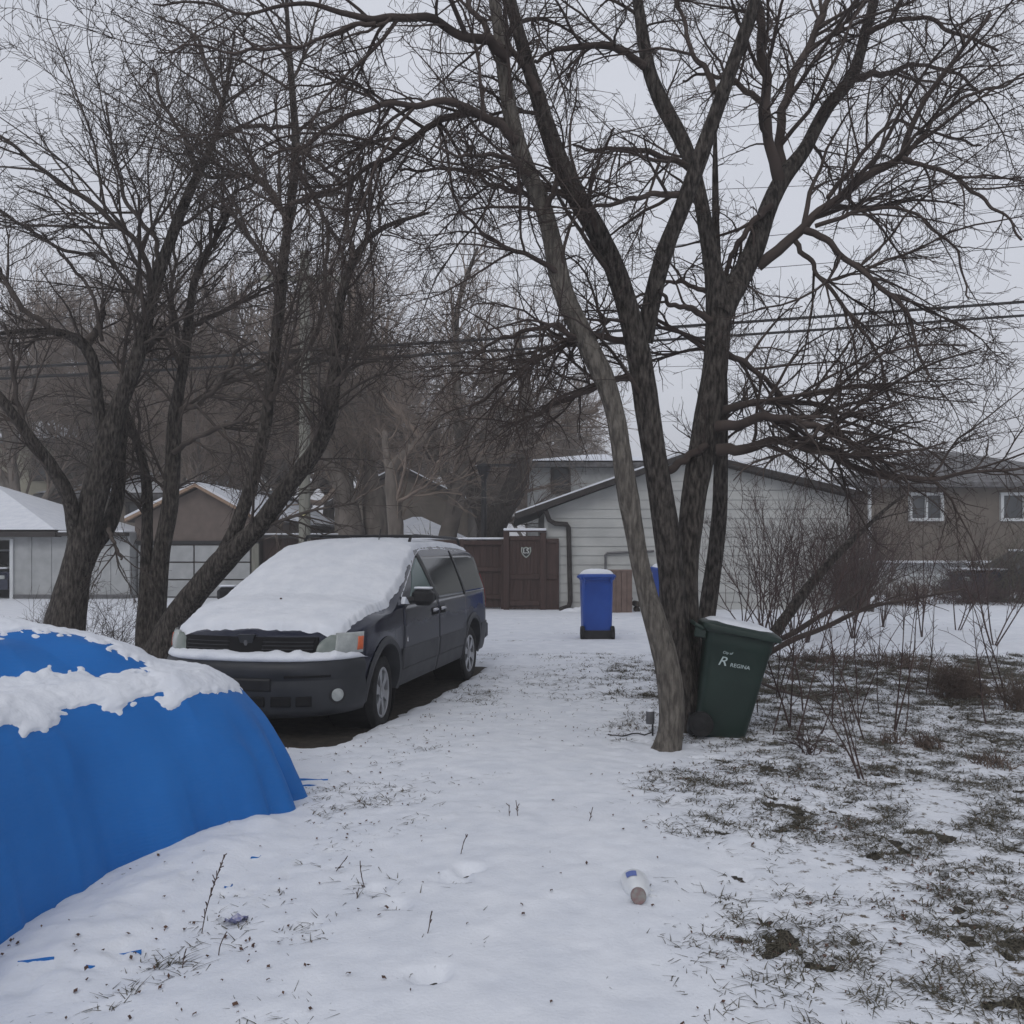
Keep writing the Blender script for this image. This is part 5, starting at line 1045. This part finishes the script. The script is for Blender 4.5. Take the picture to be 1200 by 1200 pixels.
# wheels
def wheel(cx_, sg, steer=0.0):
    m = MB(); m.lathe([(.15, -.09), (.15, .05), (.06, .06), (.06, -.09)], 24, axis='y', close=True); w_ = m.build('wheel', M['dark'], van, True)
    m = MB(); m.lathe([(.215, -.095), (.30, -.105), (.325, -.095), (.338, -.06), (.340, 0), (.338, .06), (.325, .095), (.30, .108), (.26, .112), (.225, .098), (.215, .085), (.205, .0)], 48, axis='y', close=True); m.build('tyre', M['tyre'], w_, True)
    m = MB(); m.lathe([(.218, .070), (.226, .098), (.218, .102), (.203, .096), (.198, .06)], 40, axis='y', close=True)
    for k in range(6):
        a = k * PI / 3 + .3; ca, sa = math.cos(a), math.sin(a); V = []
        for r_, hw_, y1 in ((.03, .034, .086), (.12, .032, .092), (.206, .054, .092)):
            for t_ in (-1, 1):
                for yy in (y1 - .03, y1): V.append((r_ * ca - t_ * hw_ * sa, yy, r_ * sa + t_ * hw_ * ca))
        Fs = [];
        for q in (0, 4): Fs += [(q, q + 1, q + 5, q + 4), (q + 2, q + 6, q + 7, q + 3), (q + 1, q + 3, q + 7, q + 5), (q, q + 4, q + 6, q + 2)]
        m.add(V, Fs + [(0, 2, 3, 1), (8, 9, 11, 10)])
    m.lathe([(.062, .05), (.060, .096), (.04, .104), (.01, .106)], 20, axis='y'); m.build('rim', M['rim'], w_, True)
    m = MB(); m.lathe([(.20, .045), (.20, .050)], 32, axis='y'); m.build('brake_shield', M['dark'], w_)
    w_.location = (cx_, sg * .775, .255); w_.rotation_euler = (0, 0, (0 if sg > 0 else PI) + steer); return w_
for sg in (1, -1): wheel(0, sg, .10); wheel(-3.07, sg)
m = MB(); m.box((.55, .15, .27), (.10, .05, .09), bev=.01); m.build('tow_hook', M['metal_grey'], van)

# ------------------------------------------------------------------ tarp-covered load
M['tarp'] = mat('blue_tarp', (.012, .125, .40), (.017, .150, .46), 2.2, .62, .35, 260, spec=.25, bdist=.002, lo=.3, hi=.7)
ntt = M['tarp'].node_tree; bt = ntt.nodes['Principled BSDF']
tct = ntt.nodes.new('ShaderNodeTexCoord'); wv = ntt.nodes.new('ShaderNodeTexWave'); wv.bands_direction = 'Z'; wv.inputs['Scale'].default_value = 14; wv.inputs['Distortion'].default_value = 6; wv.inputs['Detail'].default_value = 4; ntt.links.new(tct.outputs['Object'], wv.inputs['Vector'])
nzt = ntt.nodes.new('ShaderNodeTexNoise'); nzt.inputs['Scale'].default_value = 3.5; nzt.inputs['Detail'].default_value = 6; ntt.links.new(tct.outputs['Object'], nzt.inputs['Vector'])
mxt = ntt.nodes.new('ShaderNodeMath'); mxt.operation = 'MULTIPLY_ADD'; ntt.links.new(nzt.outputs[0], mxt.inputs[0]); mxt.inputs[1].default_value = 14; ntt.links.new(wv.outputs['Fac'], mxt.inputs[2])
bpt = ntt.nodes.new('ShaderNodeBump'); bpt.inputs['Strength'].default_value = .15; bpt.inputs['Distance'].default_value = .004; ntt.links.new(mxt.outputs[0], bpt.inputs['Height']); ntt.links.new(bpt.outputs[0], bt.inputs['Normal'])
PR = np.array([(-1.86, 2.2), (-1.88, 2.9), (-1.97, 3.42), (-2.06, 3.75), (-2.02, 4.05), (-1.94, 4.28), (-1.88, 4.52), (-1.66, 4.70), (-1.56, 4.98), (-1.34, 5.10), (-1.27, 5.55), (-1.42, 5.86), (-1.75, 6.12), (-2.4, 6.42), (-3.3, 6.65), (-4.2, 6.6), (-4.9, 6.1), (-5.1, 5.0), (-5.05, 3.6), (-4.8, 2.6), (-4.2, 2.1), (-3.0, 2.0)])
cl = np.concatenate([PR, PR[:1]]); sg_ = np.linalg.norm(np.diff(cl, axis=0), axis=1); cs = np.concatenate([[0], np.cumsum(sg_)]); NU = 900
uu = np.linspace(0, cs[-1], NU, endpoint=False); per = np.stack([np.interp(uu, cs, cl[:, 0]), np.interp(uu, cs, cl[:, 1])], 1)
for _ in range(8): per = (np.roll(per, 1, 0) + 2 * per + np.roll(per, -1, 0)) / 4
spx = np.clip(per[:, 0], -3.6, -3.3); spy = np.clip(per[:, 1], 3.5, 4.9); spine = np.stack([spx, spy], 1)
NV = 330; tt = np.linspace(0, 1, NV) ** 2.0
D_ = spine - per; Ld = np.linalg.norm(D_, axis=1)
s_in = Ld[:, None] * tt[None]; ps = per.copy()
for _ in range(900): ps = (np.roll(ps, 1, 0) + 2 * ps + np.roll(ps, -1, 0)) / 4
XY = per[:, None] + D_[:, None] * tt[None, :, None] + (ps - per)[:, None] * ((1 - np.exp(-s_in / .12)) * (1 - tt[None]))[..., None]
Hh = 1.0 * (1 - np.exp(-(s_in / .225) ** .90)) + .07 * np.clip(s_in, 0, .8) + .19 * np.clip(s_in - .8, 0, 1.3)
Hh *= 1 + .03 * np.sin(XY[..., 1] * 1.7 + 1)
nrm2 = np.stack([-(np.roll(per, -1, 0) - np.roll(per, 1, 0))[:, 1], (np.roll(per, -1, 0) - np.roll(per, 1, 0))[:, 0]], 1); nrm2 /= np.linalg.norm(nrm2, axis=1, keepdims=True) + 1e-9; nrm2 *= np.sign((nrm2 * -D_).sum(1, keepdims=True))
dec = np.exp(-s_in / .16); ur = uu[:, None]
fold = (.014 * np.sin(ur * 9 + 1.5 * np.sin(ur * 2.1)) + .055 * (fbm(ur * 3.2, 0 * ur, 0, 71, 4) - .5) * 2) * dec
corner = np.exp(-(((per[:, 0] + 1.36) ** 2 + (per[:, 1] - 5.55) ** 2) / .12))[:, None]
fold = fold + .085 * corner * np.sin(ur * 17) * np.exp(-s_in / .11)
XY = XY + nrm2[:, None] * fold[..., None]
wr = .010 * (fbm(XY[..., 0] * 3, XY[..., 1] * 3, Hh * 3, 73, 4) - .5) * 2
Hh = Hh + wr * np.clip(s_in * 8, 0, 1) + .012 * np.sin(XY[..., 1] * 5 + XY[..., 0] * 2) * np.exp(-((s_in - .5) / .25) ** 2)
# a ridge and a sag in the cover on the side towards the viewer
Hh = Hh - .085 * np.exp(-(((s_in - .72) / .20) ** 2)) * sstep(6.2, 5.2, XY[..., 1]) * sstep(-1.3, -2.2, XY[..., 0]) * (per[:, 0] > -3)[:, None]
Hh = Hh - .02
bx, by = -3.3, 4.4
cre = (1 - np.abs(2 * fbm(XY[..., 0] * 1.3, XY[..., 1] * 1.3, Hh * 1.3, 171, 2) - 1)) ** 9 + .7 * (1 - np.abs(2 * fbm(XY[..., 0] * 2.1 + 5, XY[..., 1] * 2.1, Hh * .9, 181, 2) - 1)) ** 10
XY = XY + nrm2[:, None] * (.016 * cre * np.clip(s_in * 6, 0, 1) * np.clip(1.2 - s_in, 0, 1))[..., None]; Hh = Hh + .010 * cre * np.clip(s_in * 2, 0, 1)
TX = np.stack([XY[..., 0] - bx, XY[..., 1] - by, Hh], -1)
tarp = empty('tarp_covered_load', (bx, by, 0), 0, 'rounded waist-high load under a bright blue tarp with snow patches, at the left edge', 'tarp-covered load')
TXc = np.concatenate([TX, TX[:1]], 0)
gridmesh('tarp', TXc, M['tarp'], tarp, flip=False)
def poly_in(px, py, poly):
    ins = np.zeros(px.shape, bool); n = len(poly)
    for i in range(n):
        x1, y1 = poly[i]; x2, y2 = poly[(i + 1) % n]
        c = ((y1 > py) != (y2 > py)) & (px < (x2 - x1) * (py - y1) / (y2 - y1 + 1e-9) + x1); ins ^= c
    return ins
gx_ = XY[..., 0]; gy_ = XY[..., 1]; pxx = 600 + F * gx_ / np.maximum(gy_, .5); pyy = HZ + F * (EYE - Hh) / np.maximum(gy_, .5)
pxx = pxx + 9 * (fbm(gx_ * 14, gy_ * 14, Hh * 14, 81, 4) - .5) * 2; pyy = pyy + 11 * (fbm(gx_ * 14, gy_ * 14, Hh * 14, 91, 4) - .5) * 2 + 12 * (fbm(gx_ * 45, gy_ * 45, Hh * 45, 92, 2) - .5) * 2; pxx = pxx + 11 * (noise3(gx_ * 55, gy_ * 55, Hh * 55, 93) - .5) * 2
A1 = [(-400, 400), (320, 400), (320, 803), (292, 808), (250, 812), (225, 812), (210, 828), (195, 836), (185, 822), (190, 808), (178, 790), (158, 772), (130, 758), (100, 748), (60, 742), (0, 744), (-400, 750)]
A2 = [(-400, 780), (0, 792), (35, 790), (55, 782), (75, 792), (95, 780), (108, 797), (130, 790), (160, 785), (182, 800), (186, 812), (165, 815), (140, 830), (130, 842), (125, 825), (115, 820), (92, 832), (70, 840), (52, 862), (30, 860), (0, 850), (-60, 835), (-400, 820)]
front = (per[:, 0] > -2.9)[:, None] & (XY[..., 1] < 5.9)
msk = np.where(front & (pxx > -300), poly_in(pxx, pyy, A1) | poly_in(pxx, pyy, A2), Hh > .78 + .15 * (fbm(gx_ * 6, gy_ * 6, 0, 95, 4) - .5))
mk = msk.astype(float)
for _ in range(3): mk = (mk + np.roll(mk, 1, 0) + np.roll(mk, -1, 0) + np.roll(mk, 1, 1) + np.roll(mk, -1, 1)) / 5
dpx = np.roll(TX, -1, 0) - np.roll(TX, 1, 0); dpt = np.gradient(TX, axis=1); Nn = np.cross(dpx, dpt); Nn /= np.linalg.norm(Nn, axis=2, keepdims=True) + 1e-9; Nn *= np.sign(Nn[..., 2:3] + 1e-6)
th2 = (.017 * sstep(.25, 1.0, mk) * (1 + .6 * (fbm(gx_ * 18, gy_ * 18, Hh * 18, 99, 3) - .5) * 2) - .003)
SN = TX + Nn * th2[..., None]; SNc = np.concatenate([SN, SN[:1]], 0); kk = np.concatenate([mk > .22, (mk > .22)[:1]], 0)
gridmesh('snow_patches', SNc, M['snow'], tarp, keep=kk)
for k_, (px, py, sx, sy) in enumerate(((362, 920, .14, .025), (300, 1016, .035, .05), (268, 1048, .025, .07), (140, 1124, .09, .015), (42, 1147, .07, .02), (102, 1143, .03, .012), (366, 926, .10, .02))):
    sx *= .9; sy *= .55; g = G(px, py); z = tz(g[0], g[1]) - .008; a = .9 if k_ in (1, 2) else .15; m = MB()
    V = []; 
    for i in range(9):
        t_ = i / 8; xx_ = (t_ - .5) * sx * 2; V += [(xx_, -sy * math.sin(PI * t_) * .6 - .004, .0), (xx_, .006 * math.sin(t_ * 7), .017 + .005 * math.sin(t_ * 5 + k_)), (xx_, sy * math.sin(PI * t_) + .004, .004)]
    Fs = []
    for i in range(8):
        for j in range(2): q = i * 3 + j; Fs.append((q, q + 3, q + 4, q + 1))
    m.add(V, Fs); o = m.build('tarp_edge', M['tarp'], tarp, True); o.location = (g[0] - bx, g[1] - by, z - .004); o.rotation_euler = (0, 0, a)

# ------------------------------------------------------------------ wheeled carts
def cart(name, label, matb, loc, rz, H=1.08, group=None, tilt=(0, 0), snow=True, box=0.0, wr=1.0):
    t = empty(name, loc, 0, label, 'wheelie bin', group); t.rotation_euler = (tilt[0], tilt[1], rz)
    # x: towards the cart's front, y: across, z: up
    secs = [(.02, .19, .17, -.02), (.05, .205, .19, -.02), (.30, .225, .215, -.01), (.62, .250, .240, .0), (.84, .268, .258, .01), (.86, .276, .266, .01), (.90, .276, .266, .01), (.955, .285, .276, .01), (.96, .305, .297, .01), (1.0, .308, .300, .01)]
    secs = [(z, a + (.27 - a) * box * (z < .86), b + (.272 - b) * box * (z < .86), ox * (1 - box)) for z, a, b, ox in secs]; k = 40; R = []
    for z, a, b, ox in secs:
        row = []
        for j in range(k):
            q = 2 * PI * j / k; c, s = math.cos(q), math.sin(q); e = 2 / 7.0
            row.append((ox + a * math.copysign(abs(c) ** e, c), b * math.copysign(abs(s) ** e, s), z * H / 1.08))
        R.append(row)
    m = MB(); n = len(R)
    m.add([p for r_ in R for p in r_], [(i * k + j, i * k + (j + 1) % k, (i + 1) * k + (j + 1) % k, (i + 1) * k + j) for i in range(n - 1) for j in range(k)] + [tuple(range(k - 1, -1, -1)), tuple(range((n - 1) * k, n * k))])
    m.build('body', matb, t, True)
    # lid: shallow dome with overhanging lip, sloping to the front
    m = MB(); L_ = []
    for z, sc_ in ((-.028, 1.05), (.0, 1.06), (.012, 1.05), (.030, .96), (.050, .80), (.062, .55), (.066, .2)):
        row = []
        for j in range(k):
            q = 2 * PI * j / k; c, s = math.cos(q), math.sin(q); e = 2 / 7.0; x = .015 + .312 * sc_ * math.copysign(abs(c) ** e, c)
            row.append((x, .303 * sc_ * math.copysign(abs(s) ** e, s), H - .06 + z - (x + .3) * .05))
        L_.append(row)
    n = len(L_)
    m.add([p for r_ in L_ for p in r_], [(i * k + j, i * k + (j + 1) % k, (i + 1) * k + (j + 1) % k, (i + 1) * k + j) for i in range(n - 1) for j in range(k)] + [tuple(range(k - 1, -1, -1)), tuple(range((n - 1) * k, n * k))])
    ld = m.build('lid', matb, t, True)
    m = MB(); m.box((.315, -.10, H - .095), (.05, .13, .03), bev=.01); m.box((.315, .12, H - .095), (.05, .13, .03), bev=.01); m.build('lid_grip', matb, ld, True)
    if snow:
        rs = np.random.RandomState(3); X = np.zeros((26, 44, 3))
        for i in range(26):
            for j in range(44):
                q = 2 * PI * j / 44; r_ = i / 25; c, s = math.cos(q), math.sin(q); e = 2 / 5.5; rr = r_ * (1 + .05 * (noise3(c * 2, s * 2, 0, 3) - .5)); x = .015 + .302 * rr * math.copysign(abs(c) ** e, c); y = .293 * rr * math.copysign(abs(s) ** e, s)
                base = H - .06 + float(np.interp(r_, [0, .2, .55, .80, .96, 1.0], [.066, .066, .062, .050, .030, .018])) - (x + .3) * .05
                X[i, j] = (x, y, base + (snow if snow is not True else .03) * (1 - r_ ** 6) * (1 + .7 * (float(fbm(x * 6, y * 6, 0, 4, 3)) - .5)) - .002)
        gridmesh('lid_snow', X, M['snow'], ld, closed=True)
    m = MB(); zt_ = H - .10; m.tube([(-.29, -.24, zt_), (-.36, -.24, zt_ + .02), (-.375, -.20, zt_ + .03), (-.375, .20, zt_ + .03), (-.36, .24, zt_ + .02), (-.29, .24, zt_)], .016, 8); m.box((-.31, -.22, zt_ - .03), (.10, .03, .10), bev=.01); m.box((-.31, .22, zt_ - .03), (.10, .03, .10), bev=.01); m.build('handle', matb, t, True)
    m = MB(); m.tube([(-.22, -.27, .125), (-.22, .27, .125)], .012, 8); m.box((-.20, 0, .12), (.09, .44, .13), bev=.02); m.build('axle', M['black'], t, True)
    for s in (-1, 1):
        m = MB(); m.lathe([(.06 * wr, -.03), (.118 * wr, -.034), (.127 * wr, -.02), (.127 * wr, .02), (.118 * wr, .034), (.06 * wr, .03), (.05 * wr, .015), (.02, .02)], 28, (-.215 + .1 * (1 - wr), s * (.255 - .0 * box), .127), 'y'); w_ = m.build('wheel', M['tyre'], t, True)
        m = MB(); m.lathe([(.055, -.036), (.045, -.04), (.02, -.042)] if s < 0 else [(.055, .036), (.045, .04), (.02, .042)], 18, (-.215, s * .255, .127), 'y'); m.build('hub', M['tyre'], w_, True)
    m = MB()
    m.box((-.262, 0, .10), (.05, .47, .16), bev=.012); m.build('axle_housing', M['black'], t)
    return t
g = G(845, 866); gt = cart('wheeled_bin', 'dark green wheeled bin with white lettering, leaning against the dark trunks', M['greenbin'], (g[0] + .0, g[1] + .05, tz(g[0], g[1] + .1) - .04), -.14, 1.0, 'wheelie bins', tilt=(math.radians(-2), math.radians(9)), snow=.018, wr=.8)
for bw, s_, sz, x, z, shr in ((1.0, 'City of', .028, -.075, .735, .25), (1.15, 'R', .105, -.105, .66, .3), (1.05, 'REGINA', .043, .040, .642, .1)):
    zz = z * 1.0; yb = -(np.interp(zz * 1.08, [.05, .30, .62, .84], [.19, .215, .240, .258]) + .004)
    text_obj('lettering', s_, sz, M['white'], gt, (x, float(yb), zz), (PI / 2 + .075, 0, 0), bw, shr)
g = np.array([(700 - 600) / F * 15.3, 15.5, 0]); bb = cart('wheeled_bin', 'blue wheeled bin capped with snow, standing alone at the edge of the lane', M['bluebin'], (g[0], g[1] + .0, .015), PI / 2, 1.17, 'wheelie bins', snow=.06, box=.72)
c2 = copy_tree(bb); q = P(781, 700, 20.6); c2.location = (q[0], q[1], .03); c2.rotation_euler = (0, 0, -PI / 2 + .2); c2['label'] = 'second blue bin, mostly hidden behind the forked trunks'

# ------------------------------------------------------------------ small things
g = G(748, 1072); t = empty('plastic_jug', (g[0], g[1], tz(g[0], g[1]) + .030), 0, 'crushed white plastic jug with a blue label lying on the snow', 'plastic jug'); t.rotation_euler = (-.10, .5, -.12)
k = 28; R = []
for y, a, b in ((0, .030, .028), (.012, .036, .034), (.03, .040, .038), (.06, .052, .046), (.10, .062, .052), (.14, .066, .055), (.18, .066, .056), (.215, .063, .054), (.235, .052, .045), (.24, .02, .018)):
    R.append([(a * math.cos(2 * PI * j / k) * (1 + .04 * math.sin(3 * 2 * PI * j / k + y * 20)), y, b * math.sin(2 * PI * j / k)) for j in range(k)])
m = MB(); n = len(R); m.add([p for r_ in R for p in r_], [(i * k + j, i * k + (j + 1) % k, (i + 1) * k + (j + 1) % k, (i + 1) * k + j) for i in range(n - 1) for j in range(k)] + [tuple(range(k - 1, -1, -1)), tuple(range((n - 1) * k, n * k))]); m.build('bottle', M['jug'], t, True)
m = MB(); m.lathe([(.031, -.028), (.034, -.022), (.034, .004), (.028, .008)], 24, axis='y'); m.build('cap', M['cap'], t, True)
LBL = np.array([[(-.0675 * math.cos(a) * (1 + .0), y, .057 * math.sin(a)) for y in np.linspace(.10, .17, 6)] for a in np.linspace(.35, 1.15, 10)]); LBL[..., 0] *= np.interp(LBL[..., 1], [.10, .14, .17], [.945, 1.0, 1.0]); LBL[..., 2] *= np.interp(LBL[..., 1], [.10, .14, .17], [.95, 1.0, 1.02])
gridmesh('paper_label', LBL, M['label_blue'], t)
m = MB(); m.tube([(.058, .06, .01), (.085, .075, .012), (.095, .11, .012), (.088, .15, .01), (.062, .165, .01)], .010, 8); m.build('jug_handle', M['jug'], t, True)
g = G(762, 868); z = tz(g[0], g[1]); t = empty('garden_light', (g[0], g[1], z), 0, 'small dark garden light on a stake at the foot of the pale trunk', 'garden light')
m = MB(); m.tube([(0.02, 0, -.02), (.02, 0, .10)], .008, 8); m.build('stake', M['black'], t, True)
m = MB(); m.lathe([(.030, .10), (.036, .105), (.036, .20), (.030, .205)], 20, (0, 0, 0)); m.build('lamp_body', M['metal_grey'], t, True); m = MB(); m.lathe([(.030, .205), (.026, .222), (.008, .226)], 16); m.build('cap_snow', M['snow'], t, True)
m = MB(); pts = [(-.05 - .05 * i, -.02 + .03 * math.sin(i * 1.3), .012 + .008 * math.sin(i)) for i in range(7)]; m.tube([(.02, 0, .03)] + pts, .006, 6); m.build('cable', M['black'], t, True)
g = G(277, 1082); m = MB(); V = []; 
for i in range(6):
    for j in range(5): V.append(((i - 2.5) * .018, (j - 2) * .014, .018 + .012 * math.sin(i * 1.7 + j) + .008 * math.cos(j * 2.1)))
m.add(V, [(i * 5 + j, (i + 1) * 5 + j, (i + 1) * 5 + j + 1, i * 5 + j + 1) for i in range(5) for j in range(4)]); o = m.build('litter_wrapper', mat('wrapper', (.42, .42, .50), (.09, .10, .30), 60, .4), None, True); o.location = (g[0], g[1], tz(g[0], g[1])); o.rotation_euler = (0, 0, .5); tagit(o, 'crumpled white and violet wrapper on the snow below the tarp', 'litter')
g = G(497, 1190); # parked cars far off
def car(name, label, loc, rz, paint):
    t = empty(name, loc, rz, label, 'car'); k = 60
    prof = [(-2.2, .35, .35), (-2.25, .6, .6), (-2.1, .95, .95), (-1.55, 1.0, 1.02), (-.95, 1.0, 1.40), (.35, .98, 1.43), (1.05, .95, 1.0), (1.95, .85, .85), (2.15, .6, .6), (2.15, .35, .35)]
    m = MB(); low_ = [(x, b) for x, a, b in prof]; X = []
    for y, ins in ((-.86, .0), (-.80, .0)): pass
    lower = [(-2.2, .3), (-2.25, .6), (-2.12, .93), (-1.5, .98), (1.0, .96), (1.95, .84), (2.15, .6), (2.12, .3)]
    m.prism(lower, 'y', -.85, .85); b = m.build('body', paint, t)
    m = MB(); a_ = [(-1.6, .97), (-1.0, 1.40), (.3, 1.42), (1.05, .95)]; V = [(x, s * (.80 if z < 1.1 else .62), z) for s in (-1, 1) for x, z in a_]; m.add(V, [(0, 1, 2, 3), (7, 6, 5, 4), (0, 4, 5, 1), (1, 5, 6, 2), (2, 6, 7, 3)]); m.build('cabin_glass', M['window'], t)
    m = MB(); m.box((-.35, 0, 1.44), (1.3, 1.22, .05), bev=.02); m.build('roof', paint, t); m = MB(); m.box((-.35, 0, 1.50), (1.28, 1.2, .07), bev=.03); m.box((1.5, 0, .955), (1.0, 1.5, .05), bev=.02); m.box((-1.85, 0, 1.0), (.55, 1.4, .05), bev=.02); m.build('snow_cover', M['snow'], t)
    for x in (-1.35, 1.35):
        for s in (-1, 1): m = MB(); m.lathe([(.2, -.09), (.31, -.09), (.32, 0), (.31, .09), (.2, .09), (.05, .1)], 24, (x, s * .78, .32), 'y'); m.build('wheel', M['tyre'], t, True)
    for s in (-1, 1): m = MB(); m.box((2.13, s * .6, .68), (.08, .34, .12), bev=.02); m.build('headlight', M['lens'], t)
    return t
q = P(-12, 690, 27.9); car('parked_car', 'dark car standing in the open bay of the long white garage', (q[0], q[1] + 1.6, .02), -PI / 2, M['paint'])
q = P(1205, 700, 26.5); car('parked_car', 'snow-topped dark car cut by the right edge, by the tan house', (q[0], q[1], .02), PI, M['paint'])
# ------------------------------------------------------------------ thin winter haze
m = MB(); m.box((0, 120, 10), (300, 460, 22.4)); hz = m.build('haze', None); tagit(hz, kind='stuff')
hm = bpy.data.materials.new('haze_air'); hm.use_nodes = True; hn = hm.node_tree; hn.nodes.clear(); out = hn.nodes.new('ShaderNodeOutputMaterial'); pv = hn.nodes.new('ShaderNodeVolumePrincipled'); pv.inputs['Density'].default_value = .0038; pv.inputs['Color'].default_value = (.92, .91, .92, 1)
hn.links.new(pv.outputs[0], out.inputs['Volume']); hz.data.materials.append(hm)
print('DONE objects', len(bpy.data.objects), 'polys', sum(len(m_.polygons) for m_ in bpy.data.meshes))
